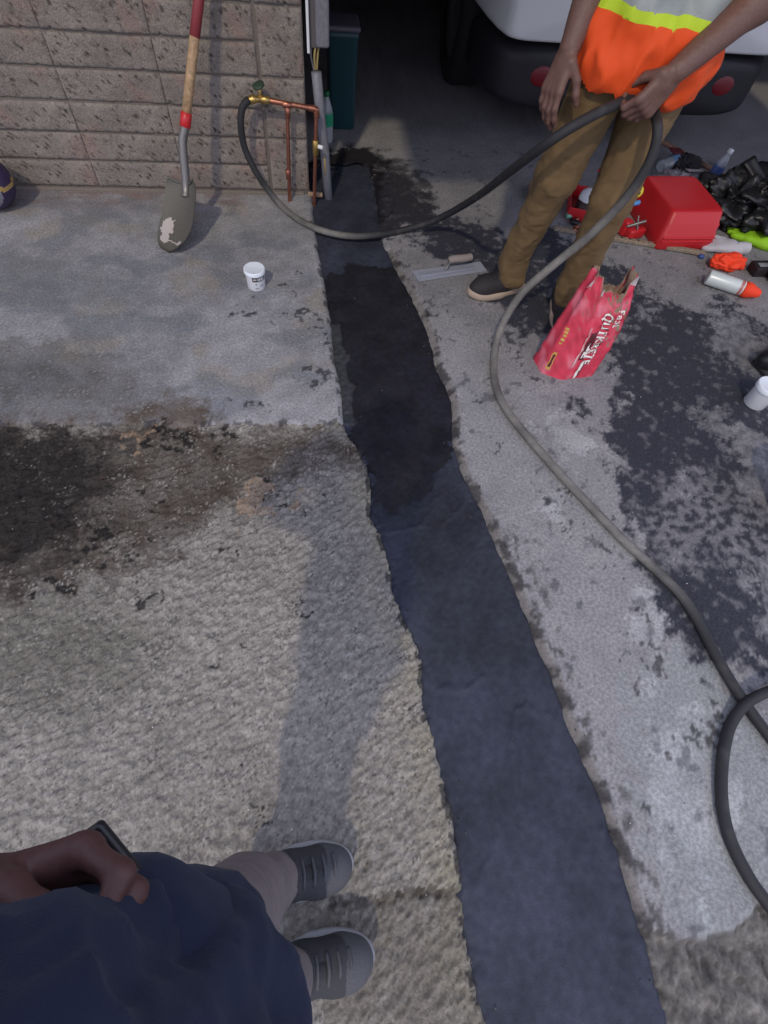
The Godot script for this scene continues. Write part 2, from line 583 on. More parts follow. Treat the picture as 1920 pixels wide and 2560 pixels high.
func ground() -> void:
	var s := 1920.0 / 1659.0
	var el := [[672, 395], [676, 470], [690, 560], [700, 610], [706, 645], [712, 690], [717, 730], [722, 770], [733, 830], [738, 880], [741, 915], [757, 945], [778, 970], [792, 995], [800, 1030], [799, 1060], [800, 1110], [820, 1150], [836, 1195], [846, 1240], [852, 1292], [880, 1345], [906, 1400], [914, 1430], [915, 1500], [932, 1580], [950, 1640], [958, 1690], [975, 1740], [984, 1790], [992, 1835], [996, 1900], [1001, 1955], [1008, 2020], [1025, 2100], [1036, 2150], [1052, 2212]]
	var er := [[800, 350], [815, 400], [822, 450], [826, 500], [848, 562], [870, 600], [892, 640], [906, 670], [922, 705], [936, 750], [944, 795], [962, 826], [976, 862], [978, 900], [980, 960], [996, 1005], [1012, 1040], [1030, 1075], [1050, 1115], [1072, 1165], [1092, 1215], [1118, 1275], [1142, 1330], [1160, 1385], [1184, 1432], [1204, 1485], [1226, 1552], [1246, 1600], [1272, 1655], [1290, 1700], [1312, 1762], [1328, 1810], [1343, 1855], [1362, 1920], [1386, 1992], [1400, 2040], [1412, 2085], [1426, 2150], [1442, 2212]]
	for e in [el, er]:
		for p in e:
			p[0] *= s; p[1] *= s
	EL = trace_edge(el)
	ER = trace_edge(er)
	# outlines of stains, dirt and wet areas, read on the ground
	var dirt := area([[-300, 1035], [150, 1050], [270, 1062], [330, 1015], [420, 985], [520, 1010], [560, 1075], [800, 1072], [900, 1085], [940, 1150], [860, 1175], [700, 1185], [640, 1235], [560, 1275], [470, 1310], [400, 1420], [330, 1400], [260, 1430], [140, 1480], [-300, 1560]])
	var oil := area([[-300, 1045], [120, 1060], [250, 1080], [290, 1160], [260, 1260], [200, 1340], [120, 1400], [-300, 1500]])
	var film := area([[-300, 800], [120, 850], [300, 900], [420, 980], [300, 1060], [-300, 1050]])
	var film2 := area([[-300, 640], [200, 650], [420, 700], [330, 780], [120, 760], [-300, 780]])
	var sand := [area([[590, 1230], [680, 1215], [740, 1250], [700, 1290], [620, 1290]]), area([[285, 1085], [360, 1080], [370, 1110], [300, 1115]]), area([[380, 1010], [510, 990], [500, 1040], [400, 1070]])]
	var low_drive := area([[-300, 1500], [200, 1500], [420, 1560], [380, 1680], [120, 1760], [-300, 1820]])
	var wet := [
		area([[1310, 695], [1450, 640], [1560, 665], [1600, 715], [1650, 755], [1770, 790], [1810, 735], [1870, 790], [1960, 850], [2200, 1000], [2200, 1760], [1850, 1650], [1770, 1660], [1690, 1600], [1640, 1480], [1600, 1420], [1590, 1330], [1560, 1250], [1540, 1160], [1515, 1060], [1550, 1000], [1535, 930], [1500, 870], [1420, 840], [1350, 800]]),
		area([[1035, 600], [1075, 550], [1150, 545], [1230, 575], [1300, 600], [1360, 560], [1440, 620], [1460, 700], [1430, 840], [1350, 850], [1270, 800], [1235, 745], [1195, 725], [1215, 690], [1190, 655], [1110, 655]]),
		area([[930, 425], [1000, 430], [1050, 470], [1085, 530], [1070, 560], [960, 590], [930, 560]]),
		area([[1390, 995], [1440, 985], [1465, 1010], [1450, 1040], [1400, 1035]]),
		area([[1130, 570], [1200, 590], [1240, 640], [1190, 640]])]
	var soak := area([[780, 395], [830, 372], [880, 362], [925, 378], [960, 400], [962, 470], [955, 540], [958, 600], [820, 620], [760, 520]])
	var soak2 := area([[925, 378], [1000, 400], [1060, 450], [1095, 520], [1090, 560], [960, 590], [955, 480]])
	var dry := [
		area([[1585, 758], [1650, 768], [1645, 800], [1600, 792]]),
		area([[1770, 800], [1830, 780], [1930, 860], [1910, 920], [1860, 930], [1820, 900], [1785, 860]]),
		area([[1735, 995], [1790, 1030], [1880, 1060], [1960, 1120], [1960, 1270], [1900, 1290], [1850, 1240], [1860, 1160], [1800, 1085], [1745, 1040]]),
		area([[1670, 1180], [1730, 1170], [1760, 1230], [1700, 1260]]),
		area([[1680, 1360], [1750, 1345], [1770, 1370], [1690, 1400]]),
		area([[1870, 1420], [1960, 1400], [1960, 1600], [1890, 1580]]),
		area([[1530, 800], [1570, 815], [1560, 850], [1530, 850]])]
	var mottle := area([[1600, 1260], [1700, 1180], [1800, 1190], [2000, 1290], [2000, 1450], [1860, 1400], [1760, 1420], [1640, 1410]])
	var pale := [area([[1600, 1420], [1650, 1440], [1680, 1580], [1640, 1700], [1580, 1600]]), area([[1340, 1060], [1440, 1020], [1470, 1100], [1400, 1150]]), area([[1600, 1850], [1800, 1750], [1860, 2150], [1780, 2270], [1660, 2100]]), area([[1350, 1240], [1420, 1240], [1420, 1310], [1360, 1310]])]
	var lit_residue := area([[900, 640], [985, 700], [1060, 780], [1190, 820], [1330, 950], [1500, 1040], [1540, 1250], [1600, 1450], [1750, 1660], [2000, 1900], [2000, 2400], [1600, 2400], [1500, 2000], [1300, 1500], [1100, 1100], [950, 850]])
	var wash := area([[1560, 1700], [1760, 1640], [2100, 1950], [2100, 2300], [1700, 2350], [1600, 2050]])
	var marks := []       # splashes of black slurry: centre, radius
	for q in [[600, 790, 16], [735, 725, 10], [770, 780, 17], [640, 738, 9], [625, 738, 8], [796, 946, 20], [745, 950, 8], [620, 1022, 16], [676, 1016, 7], [800, 830, 12], [560, 615, 5], [690, 800, 5], [740, 690, 5], [590, 780, 9], [1070, 760, 10], [1090, 790, 9], [1300, 815, 8], [1240, 1110, 10], [1395, 1250, 12], [1400, 1300, 14], [1430, 1320, 8], [1490, 1350, 14], [1220, 1190, 6], [1640, 1640, 22], [1600, 1670, 12], [1580, 1560, 9], [1530, 1440, 10], [1540, 1580, 8], [1700, 1880, 10], [1620, 2000, 12], [1780, 1830, 20], [1770, 1760, 20], [1320, 940, 12], [1210, 1005, 8], [1250, 870, 8], [1280, 850, 14], [1300, 900, 10], [1120, 850, 8], [1060, 820, 10]]:
		var g := gp(q[0], q[1])
		var g2 := gp(q[0] + q[2], q[1])
		marks.append([Vector2(g.x, g.z), g.distance_to(g2)])
	var scuff := []       # dark scuffs on the driveway
	for q in [[300, 1360, 12], [310, 1400, 10], [330, 1440, 10], [350, 1470, 10], [365, 1490, 9], [385, 1505, 14], [120, 1470, 22], [150, 1450, 16], [410, 1220, 18], [220, 1360, 26], [300, 1330, 14], [385, 1085, 24], [440, 1105, 22], [545, 1085, 20], [640, 1215, 14], [680, 1215, 10], [755, 1260, 14], [415, 1330, 12], [560, 1370, 10], [170, 1285, 14], [570, 1640, 10], [985, 1620, 8], [1020, 1650, 9], [1035, 1770, 9], [1015, 1780, 9], [720, 1535, 10], [620, 2020, 10], [570, 1990, 9]]:
		var g := gp(q[0], q[1])
		var g2 := gp(q[0] + q[2], q[1])
		scuff.append([Vector2(g.x, g.z), g.distance_to(g2)])
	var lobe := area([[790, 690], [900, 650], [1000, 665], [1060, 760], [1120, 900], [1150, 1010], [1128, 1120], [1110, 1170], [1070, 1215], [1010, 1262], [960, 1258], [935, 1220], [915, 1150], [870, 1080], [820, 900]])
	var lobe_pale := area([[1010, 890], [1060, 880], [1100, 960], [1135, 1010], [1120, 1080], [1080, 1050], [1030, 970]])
	var duller := area([[900, 1180], [1180, 1180], [1240, 1290], [1330, 1500], [1390, 1640], [1300, 1720], [1190, 1660], [1080, 1700], [1060, 1500], [960, 1350]])
	var ridges := [area([[1060, 1698], [1110, 1722], [1180, 1712], [1210, 1690], [1218, 1655]]), area([[1288, 1850], [1306, 1778], [1322, 1764], [1372, 1786]]), area([[1455, 1980], [1500, 2070], [1522, 2150]]), area([[1190, 2230], [1210, 2190], [1222, 2150]]), area([[1100, 1230], [1060, 1300], [970, 1330]]), area([[1180, 1190], [1160, 1260], [1110, 1300]])]
	var ledge := area([[815, 820], [850, 850], [862, 900], [880, 1000], [888, 1062], [860, 1062], [840, 960], [812, 900]])

	# ---- left slab: smooth concrete in front of the wall ----
	var slab := func(x: float, z: float):
		var jag := n_fine.get_noise_2d(x * 0.3, z * 0.3) * 0.003 + n_mid.get_noise_2d(x, z) * 0.006
		var d := edge_x(EL, z) - x + jag
		var zj := -1.225 + 0.045 * (x + 0.5) + n_mid.get_noise_2d(x * 2.0, 3.0) * 0.02 + n_fine.get_noise_2d(x, z) * 0.008
		var d2 := zj - z
		var m := minf(d, d2)
		if m < -0.05: return null
		var b := n_big.get_noise_2d(x, z)
		var g := n_mid.get_noise_2d(x * 1.4, z * 1.4)
		var y := b * 0.004 + n_fine.get_noise_2d(x * 0.6, z * 0.6) * 0.0012
		if m < 0.02:
			y -= 0.05 * smoothstep(0.008, -0.022, m) + 0.003 * smoothstep(0.02, 0.0, m)
		var w := Vector2(x + n_wx.get_noise_2d(x, z) * 0.10, z + n_wz.get_noise_2d(x, z) * 0.10)
		var w2 := Vector2(x + n_grit.get_noise_2d(x * 0.4, z * 0.4) * 0.03, z + n_grit.get_noise_2d(x * 0.4 + 7.0, z * 0.4) * 0.03) + (w - Vector2(x, z)) * 0.7
		var c := Color(0.37, 0.37, 0.384)
		c = c * (1.0 + b * 0.28 + g * 0.22 + n_fine.get_noise_2d(x + 5.0, z) * 0.10)
		c = tint(c, Color(0.37, 0.33, 0.26), smoothstep(0.15, 0.5, n_big.get_noise_2d(x * 2.0 + 4.0, z * 2.0)) * 0.5)
		c = tint(c, Color(0.20, 0.22, 0.25), smoothstep(0.05, 0.4, n_big.get_noise_2d(x * 1.7, z * 2.6 + 9.0)) * 0.55)
		var red := smoothstep(0.22, 0.0, z + 2.69) * smoothstep(0.0, 0.2, -0.15 - x) * (0.5 + n_mid.get_noise_2d(x, z * 3.0))
		c = tint(c, Color(0.30, 0.17, 0.14), red * 0.6)
		c = tint(c, Color(0.19, 0.205, 0.22), 0.5 * soft(w2, film2, 0.07))
		c = tint(c, Color(0.115, 0.11, 0.095), (0.66 + g * 0.3) * soft(w2, film, 0.09))
		c = tint(c, Color(0.13, 0.10, 0.075), (0.75 + g * 0.4) * soft(w2, dirt, 0.025))
		for k in marks:
			var q: float = w.distance_to(k[0] + Vector2.ONE * 0.0) / k[1]
			if q < 2.2: c = tint(c, Color(0.055, 0.055, 0.06), 0.85 * smoothstep(1.25, 0.75, q + n_fine.get_noise_2d(x * 0.8, z * 0.8) * 1.3))
		for k in scuff:
			if w.distance_squared_to(k[0]) < k[1] * k[1] * (1.0 + n_fine.get_noise_2d(x, z)): c = tint(c, Color(0.03, 0.03, 0.028), 0.8)
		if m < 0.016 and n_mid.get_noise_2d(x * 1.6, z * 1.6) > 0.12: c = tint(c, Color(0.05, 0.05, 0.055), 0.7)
		if n_grit.get_noise_2d(x * 0.7, z * 0.7) + g * 0.6 > 0.72: c = tint(c, Color(0.55, 0.53, 0.5), 0.4)
		return [y, c]
	structure("concrete_slab", sheet(axis(-5.0, 0.35, -1.5, 0.22, 0.0065, 0.12), axis(-2.75, -1.08, -2.75, -1.1, 0.0065, 0.1), slab), M.concrete)

	# ---- driveway: worn, rough exposed concrete ----
	var crack := PackedVector2Array()
	for p in [[830, 2262], [953, 2254], [1000, 2240], [1049, 2231], [1100, 2232], [1150, 2238], [1190, 2236]]:
		var g := gp(p[0], p[1])
		crack.append(Vector2(g.x, g.z))
	var drive := func(x: float, z: float):
		var f1 := n_fine.get_noise_2d(x, z)
		var jag := n_fine.get_noise_2d(x * 0.3, z * 0.3) * 0.004 + n_mid.get_noise_2d(x, z) * 0.006
		var d := edge_x(EL, z) - x + jag
		if d < -0.05: return null
		var b := n_big.get_noise_2d(x, z)
		var g := n_mid.get_noise_2d(x, z)
		# rough relief, drawn out a little along the finishing strokes
		var ux := x * 0.92 - z * 0.38
		var uz := x * 0.38 + z * 0.92
		var r := n_fine.get_noise_2d(ux * 0.55 + uz * 0.3, uz * 0.95 + 3.0)
		var cl := n_cell.get_noise_2d(x, z)
		var y := -0.012 + b * 0.006 + g * 0.003 + r * 0.0105 + n_grit.get_noise_2d(x, z) * 0.0022 - maxf(cl, -0.9) * 0.0030
		if d < 0.02: y -= 0.05 * smoothstep(0.006, -0.022, d) + 0.005 * smoothstep(0.02, 0.0, d)
		var w := Vector2(x + n_wx.get_noise_2d(x, z) * 0.12, z + n_wz.get_noise_2d(x, z) * 0.12)
		var w2 := w + Vector2(n_grit.get_noise_2d(x * 0.5, z * 0.5), n_grit.get_noise_2d(x * 0.5 + 7.0, z * 0.5)) * 0.05
		var c := Color(0.345, 0.325, 0.29)
		c = c * (1.0 + b * 0.18 + g * 0.16 + n_fine.get_noise_2d(x * 0.7 + 9.0, z * 0.7) * 0.36 + n_grit.get_noise_2d(x * 0.8, z * 0.8 + 3.0) * 0.16)
		if x > -0.2: c = tint(c, Color(0.36, 0.33, 0.25), smoothstep(0.14, 0.0, d) * (0.6 + g))
		c = tint(c, Color(0.17, 0.165, 0.135), 0.6 * soft(w2, low_drive, 0.08))
		c = tint(c, Color(0.095, 0.075, 0.06), (0.78 + g * 0.35) * soft(w2, dirt, 0.05))
		var ol := soft(w2, oil, 0.07)
		c = tint(c, Color(0.026, 0.024, 0.023), 0.88 * ol)
		for k in sand:
			if inside(w, k): c = tint(c, Color(0.42, 0.30, 0.20), 0.6 + f1 * 0.5)
		for k in scuff:
			if w.distance_squared_to(k[0]) < k[1] * k[1] * (1.0 + f1 * 1.2): c = tint(c, Color(0.02, 0.02, 0.02), 0.85)
		var gr := n_grit.get_noise_2d(x * 0.75 + 31.0, z * 0.75)
		var cluster := n_mid.get_noise_2d(x * 1.3 + 8.0, z * 1.3)
		if gr + cluster * 0.5 > 0.60 + ol * 0.12: c = tint(c, Color(0.60, 0.57, 0.52), 0.5 - 0.28 * ol)
		elif gr - cluster * 0.4 < -0.60: c = tint(c, Color(0.08, 0.075, 0.07), 0.7)
		var q := Vector2(x, z + f1 * 0.012)
		for i in crack.size() - 1:
			var cd := q.distance_to(Geometry2D.get_closest_point_to_segment(q, crack[i], crack[i + 1]))
			if cd < 0.01:
				y -= 0.008 * (1.0 - cd / 0.01)
				c = tint(c, Color(0.07, 0.06, 0.05), 0.6)
		if z > crack[2].y and x > -0.05 and z < 1.2:
			c = tint(c, Color(0.21, 0.19, 0.155), 0.5 + g * 0.5)
			y -= 0.003
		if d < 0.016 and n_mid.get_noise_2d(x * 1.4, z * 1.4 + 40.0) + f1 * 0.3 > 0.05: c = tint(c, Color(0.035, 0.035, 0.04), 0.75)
		return [y, c]
	structure("driveway", sheet(axis(-6.0, 2.0, -1.12, 0.66, 0.0045, 0.15), axis(-1.36, 7.0, -1.36, 0.64, 0.0045, 0.15), drive), M.drive)

	# ---- right slab: smooth concrete with wet stains, running on into the garage ----
	var rubble_edge := PackedVector2Array()
	for p in [[1600, 2345], [1650, 2335], [1700, 2352], [1760, 2335], [1820, 2310], [1870, 2285], [1920, 2260], [2100, 2190], [2600, 2100]]:
		var g := gp(p[0], p[1])
		rubble_edge.append(Vector2(g.x, g.z))
	var right := func(x: float, z: float):
		var f1 := n_fine.get_noise_2d(x, z)
		var g := n_mid.get_noise_2d(x, z)
		var d := x - edge_x(ER, z) + n_fine.get_noise_2d(x * 0.3, z * 0.3) * 0.004 + g * 0.007
		if z < -3.0 + g * 0.05: d = 1.0
		if d < -0.05: return null
		var b := n_big.get_noise_2d(x, z)
		var y := b * 0.004 + n_fine.get_noise_2d(x * 0.6, z * 0.6) * 0.0014
		var w := Vector2(x + n_wx.get_noise_2d(x, z) * 0.11, z + n_wz.get_noise_2d(x, z) * 0.11)
		var w2 := w + Vector2(n_grit.get_noise_2d(x * 0.45, z * 0.45), n_grit.get_noise_2d(x * 0.45 + 7.0, z * 0.45)) * 0.035
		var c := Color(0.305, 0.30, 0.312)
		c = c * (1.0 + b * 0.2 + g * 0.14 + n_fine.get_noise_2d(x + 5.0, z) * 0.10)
		c = tint(c, Color(0.375, 0.37, 0.375), (0.85 + g * 0.5) * soft(w2, lit_residue, 0.05))  # pale residue, its colour also carrying the brighter light away from the garage
		if inside(w, wash): c = tint(c, Color(0.36, 0.39, 0.39), 0.5)
		for k in pale:
			if inside(w2, k): c = tint(c, Color(0.55, 0.56, 0.57), 0.45 + g * 0.7)
		var dark := 0.0
		for k in wet:
			dark = maxf(dark, 0.92 * soft(w2, k, 0.016))
		if dark > 0.0:
			for k in dry:
				dark = lerpf(dark, 0.25 + n_fine.get_noise_2d(x * 0.4, z * 0.4) * 0.6, soft(w2, k, 0.016))
			dark = lerpf(dark, 0.35, soft(w2, mottle, 0.04) * smoothstep(-0.3, 0.25, n_fine.get_noise_2d(x * 0.5 + 3.0, z * 0.5)))
			dark *= 1.0 - 0.45 * smoothstep(0.25, 0.6, n_fine.get_noise_2d(x * 0.4 + 13.0, z * 0.4) + n_mid.get_noise_2d(x + 2.0, z) * 0.5)
		elif z > -3.2:
			dark = 0.5 * smoothstep(0.42, 0.66, n_fine.get_noise_2d(x * 0.35 + 50.0, z * 0.35) + n_mid.get_noise_2d(x * 0.6, z * 0.6 + 20.0) * 0.6)
		c = tint(c, Color(0.036, 0.039, 0.058), dark)
		c = tint(c, Color(0.045, 0.042, 0.05), 0.75 * soft(w2, soak2, 0.02))
		c = tint(c, Color(0.014, 0.013, 0.017), 0.95 * soft(w2, soak, 0.02))
		for k in marks:
			var mq: float = w.distance_squared_to(k[0]) / (k[1] * k[1])
			if mq < 2.5: c = tint(c, Color(0.05, 0.05, 0.055), 0.8 * smoothstep(1.35, 0.6, mq - f1 * 1.2))
		if dark < 0.3 and z > -3.0 and n_grit.get_noise_2d(x * 0.7, z * 0.7) + g * 0.6 > 0.70: c = tint(c, Color(0.55, 0.53, 0.5), 0.4)
		if d < 0.03 and z < -2.25:
			y -= 0.03 * smoothstep(0.004, -0.03, d)
		elif d < 0.03:
			y -= 0.05 * smoothstep(0.006, -0.024, d) + 0.005 * smoothstep(0.03, 0.0, d)
			c = tint(c, Color(0.20, 0.175, 0.145), smoothstep(0.03, 0.012, d) * 0.6)
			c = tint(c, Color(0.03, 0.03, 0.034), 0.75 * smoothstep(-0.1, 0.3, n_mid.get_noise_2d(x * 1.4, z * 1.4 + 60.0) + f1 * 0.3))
		elif d < 0.11 and z > -0.75:
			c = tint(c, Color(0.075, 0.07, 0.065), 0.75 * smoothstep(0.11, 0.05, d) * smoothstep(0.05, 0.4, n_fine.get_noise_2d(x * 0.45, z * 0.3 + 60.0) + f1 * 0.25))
		# broken ground past the end of the slab
		if z > -0.2:
			var zr := 9.0
			for i in rubble_edge.size() - 1:
				if x >= rubble_edge[i].x and x < rubble_edge[i + 1].x:
					zr = lerpf(rubble_edge[i].y, rubble_edge[i + 1].y, (x - rubble_edge[i].x) / (rubble_edge[i + 1].x - rubble_edge[i].x))
			if x < rubble_edge[0].x: zr = rubble_edge[0].y - (rubble_edge[0].x - x) * 0.25
			var e := z - zr + n_fine.get_noise_2d(x * 0.35, z * 0.35) * 0.01 + g * 0.03
			if e > -0.02:
				var t := smoothstep(-0.006, 0.02, e)
				y += t * (-0.022 + f1 * 0.005 + n_mid.get_noise_2d(x * 2.2, z * 2.2) * 0.014 + n_cell.get_noise_2d(x * 0.35, z * 0.35) * -0.010)
				c = tint(c, Color(0.175, 0.165, 0.15) * (1.0 + n_mid.get_noise_2d(x * 2.0, z * 2.0) * 0.7 + f1 * 0.5 + n_grit.get_noise_2d(x * 0.7, z * 0.7) * 0.3), t)
				if t > 0.2 and t < 0.95: c = tint(c, Color(0.06, 0.055, 0.05), 0.5)
		return [y, c]
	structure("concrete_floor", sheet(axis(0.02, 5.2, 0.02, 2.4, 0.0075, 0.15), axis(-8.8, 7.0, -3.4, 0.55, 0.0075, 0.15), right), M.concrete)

	# ---- the trench: fresh black patch, wetter towards the wall ----
	var fill := func(x: float, z: float):
		var xl := edge_x(EL, z)
		var xr := edge_x(ER, z)
		if x < xl - 0.05 or x > xr + 0.06: return null
		var f1 := n_fine.get_noise_2d(x, z)
		var g := n_mid.get_noise_2d(x, z)
		var u := (x - xl) / (xr - xl)
		var y := -0.014 + g * 0.0022 + f1 * 0.0007 + n_grit.get_noise_2d(x * 0.7, z * 0.7) * 0.0005
		# trowel strokes and lumps near the edges
		y += 0.006 * smoothstep(0.16, 0.0, 1.0 - u) * (0.5 + n_mid.get_noise_2d(x * 1.5, z * 1.5)) + 0.005 * smoothstep(0.14, 0.0, u) * n_fine.get_noise_2d(x * 0.6, z * 0.6 + 8.0)
		y += 0.0016 * n_mid.get_noise_2d(x * 0.3 + z * 0.15, z * 0.9 - x * 0.4)
		if z > -1.0 and z < -0.55: y += n_fine.get_noise_2d(x * 1.3, z * 1.3 + 2.0) * 0.0016
		y -= 0.7 * (maxf(0.0, xl + 0.004 - x) + maxf(0.0, x - xr + 0.004))
		var w := Vector2(x + n_wx.get_noise_2d(x, z) * 0.05, z + n_wz.get_noise_2d(x, z) * 0.05)
		var c := tint(Color(0.048, 0.054, 0.078), Color(0.034, 0.037, 0.050), 0.75 * soft(w, duller, 0.06)) * (1.0 + n_mid.get_noise_2d(x * 0.9 + z * 0.3, z * 0.35 + 12.0) * 0.28 + f1 * 0.08 + g * 0.22 + n_big.get_noise_2d(x * 1.5, z * 1.5) * 0.2)
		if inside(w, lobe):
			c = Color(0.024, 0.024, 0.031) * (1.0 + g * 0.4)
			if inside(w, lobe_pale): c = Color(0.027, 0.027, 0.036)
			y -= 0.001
		y -= 0.003
		var wr := Vector2(x, z) + (w - Vector2(x, z)) * 0.4
		for k in ridges:
			for i in k.size() - 1:
				var q := wr.distance_to(Geometry2D.get_closest_point_to_segment(wr, k[i], k[i + 1]))
				if q < 0.012: y += 0.0035 * (1.0 - q / 0.012)
		if inside(w, ledge) or (u < 0.10 and z < -1.2 and z > -1.75):
			c = tint(c, Color(0.07, 0.075, 0.08), 0.75 + f1 * 0.5)
			y += 0.006
		return [y, c]
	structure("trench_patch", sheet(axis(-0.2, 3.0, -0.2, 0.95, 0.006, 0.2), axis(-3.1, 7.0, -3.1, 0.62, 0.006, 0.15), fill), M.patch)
	# far ground
	var far := PlaneMesh.new()
	far.size = Vector2(120, 120)
	var base := structure("ground", far, mat(lin(0.09, 0.085, 0.08), 0.95, 0, {"tex": "speck", "tri": 0.7}))
	base.position.y = -0.09

func grit() -> void:
	# loose crumbs of stone lying about: nobody could count them
	var mm := MultiMesh.new()
	mm.transform_format = MultiMesh.TRANSFORM_3D
	mm.use_colors = true
	var v := PackedVector3Array()
	for i in 8:
		var a := TAU * i / 8.0
		v.append(Vector3(cos(a) * rng.randf_range(0.7, 1.1), rng.randf_range(-0.2, 0.2), sin(a) * rng.randf_range(0.7, 1.1)))
	v.append(Vector3(0.1, 0.7, 0)); v.append(Vector3(0, -0.6, 0))
	var idx := PackedInt32Array()
	for i in 8: idx.append_array([i, 8, (i + 1) % 8, i, (i + 1) % 8, 9])
	mm.mesh = build(v, idx)
	var spots := []
	for k in 1500:
		var p := Vector2(rng.randf_range(-1.1, 1.5), rng.randf_range(-2.3, 0.5))
		var dl := p.x - edge_x(EL, p.y)
		var dr := p.x - edge_x(ER, p.y)
		var y := 0.001
		var keep := 0.25
		if dl < 0.0 and p.y > -1.22:
			y = -0.010; keep = 0.5 if dl > -0.25 or p.y < -0.85 else 0.25
		elif dl >= 0.0 and dr <= 0.0:
			y = -0.013; keep = 0.9 if dl < 0.05 or dr > -0.05 else 0.04
		elif dr > 0.0: keep = 0.9 if dr < 0.06 else 0.15
		if rng.randf() < keep: spots.append([Vector3(p.x, y, p.y), dl >= -0.01 and dr <= 0.03])
	mm.instance_count = spots.size()
	for i in spots.size():
		var r := rng.randf_range(0.0012, 0.0034) * (1.6 if rng.randf() < 0.08 else 1.0)
		mm.set_instance_transform(i, Transform3D(Basis.from_euler(Vector3(rng.randf() * 0.6, rng.randf() * TAU, rng.randf() * 0.6)).scaled(Vector3(r, r * 0.8, r)), spots[i][0]))
		var t := rng.randf_range(0.18, 0.6)
		if spots[i][1]: t = rng.randf_range(0.03, 0.16)
		mm.set_instance_color(i, Color(t, t * 0.96, t * 0.9))
	var o := MultiMeshInstance3D.new()
	o.name = "loose_grit"
	o.multimesh = mm
	o.material_override = mat(Color.WHITE, 0.8, 0, {"vc": 1})
	o.set_meta("kind", "stuff")
	o.set_meta("label", "loose crumbs of stone scattered on driveway and along trench edges")
	o.set_meta("category", "grit")
	add_child(o)

# ---------- the building ----------
const WZ := -2.693
func block_mesh(w: float, h: float, seed_: int) -> ArrayMesh:
	# a pitted block: the face is a fine grid with real holes, the rest a plain box; origin at the middle of the face
	var v := PackedVector3Array()
	var c := PackedColorArray()
	var idx := PackedInt32Array()
	var step := 0.0062
	var nx := int(w / step)
	var ny := int(h / step)
	var r := RandomNumberGenerator.new()
	r.seed = seed_
	var pits := []
	var n := int(w * h / 0.0420 * 46.0)
	for i in n: pits.append([Vector2(r.randf_range(-w, w) * 0.5, r.randf_range(-h, h) * 0.5), r.randf_range(0.003, 0.0066) * (1.4 if r.randf() < 0.12 else 1.0), r.randf_range(0.3, 1.0)])
	var o := Vector2(seed_ * 3.1, seed_ * 1.7)
	for j in ny + 1:
		for i in nx + 1:
			var p := Vector2((float(i) / nx - 0.5) * w, (float(j) / ny - 0.5) * h)
			var z := n_mid.get_noise_2d(p.x * 1.5 + o.x, p.y * 1.5 + o.y) * 0.004 + n_fine.get_noise_2d(p.x + o.x, p.y + o.y) * 0.0022
			var e := minf(minf(i, nx - i) * w / nx, minf(j, ny - j) * h / ny)
			z -= 0.005 * smoothstep(0.010, 0.0, e + n_fine.get_noise_2d(p.x * 0.5 + o.x, p.y * 0.5) * 0.004)
			var col := Color(0.315, 0.28, 0.25)
			col = col * (1.0 + n_mid.get_noise_2d(p.x * 0.8 + o.y, p.y * 0.8 + o.x) * 0.22 + n_fine.get_noise_2d(p.x + o.y, p.y) * 0.18)
			col = tint(col, Color(0.36, 0.24, 0.20), smoothstep(0.1, 0.5, n_mid.get_noise_2d(p.x * 0.5 + o.y + 5.0, p.y * 0.5)) * 0.5)
			for k in pits:
				var q: Vector2 = p - k[0]
				q = Vector2(q.x * 0.9 + q.y * 0.55, q.y * 0.85 - q.x * 0.3) * Vector2(1.1, 0.85)
				var t: float = q.length() / k[1]
				if t < 1.25:
					z -= 0.011 * k[2] * smoothstep(1.25, 0.35, t)
					if t < 0.95: col = tint(col, Color(0.05, 0.043, 0.04), 0.75 * k[2])
			v.append(Vector3(p.x, p.y, z))
			c.append(col)
	var k := nx + 1
	for j in ny:
		for i in nx:
			var a := j * k + i
			idx.append_array([a, a + k, a + 1, a + 1, a + k, a + k + 1])
	# sides back into the wall
	var ring := []
	for i in nx + 1: ring.append(i)
	for j in range(1, ny + 1): ring.append(j * k + nx)
	for i in range(nx - 1, -1, -1): ring.append(ny * k + i)
	for j in range(ny - 1, 0, -1): ring.append(j * k)
	var b := v.size()
	for q in ring:
		v.append(Vector3(v[q].x, v[q].y, -0.03)); c.append(c[q])
	for i in ring.size():
		var i2 := (i + 1) % ring.size()
		idx.append_array([ring[i], ring[i2], b + i, ring[i2], b + i2, b + i])
	return build(v, idx, c)

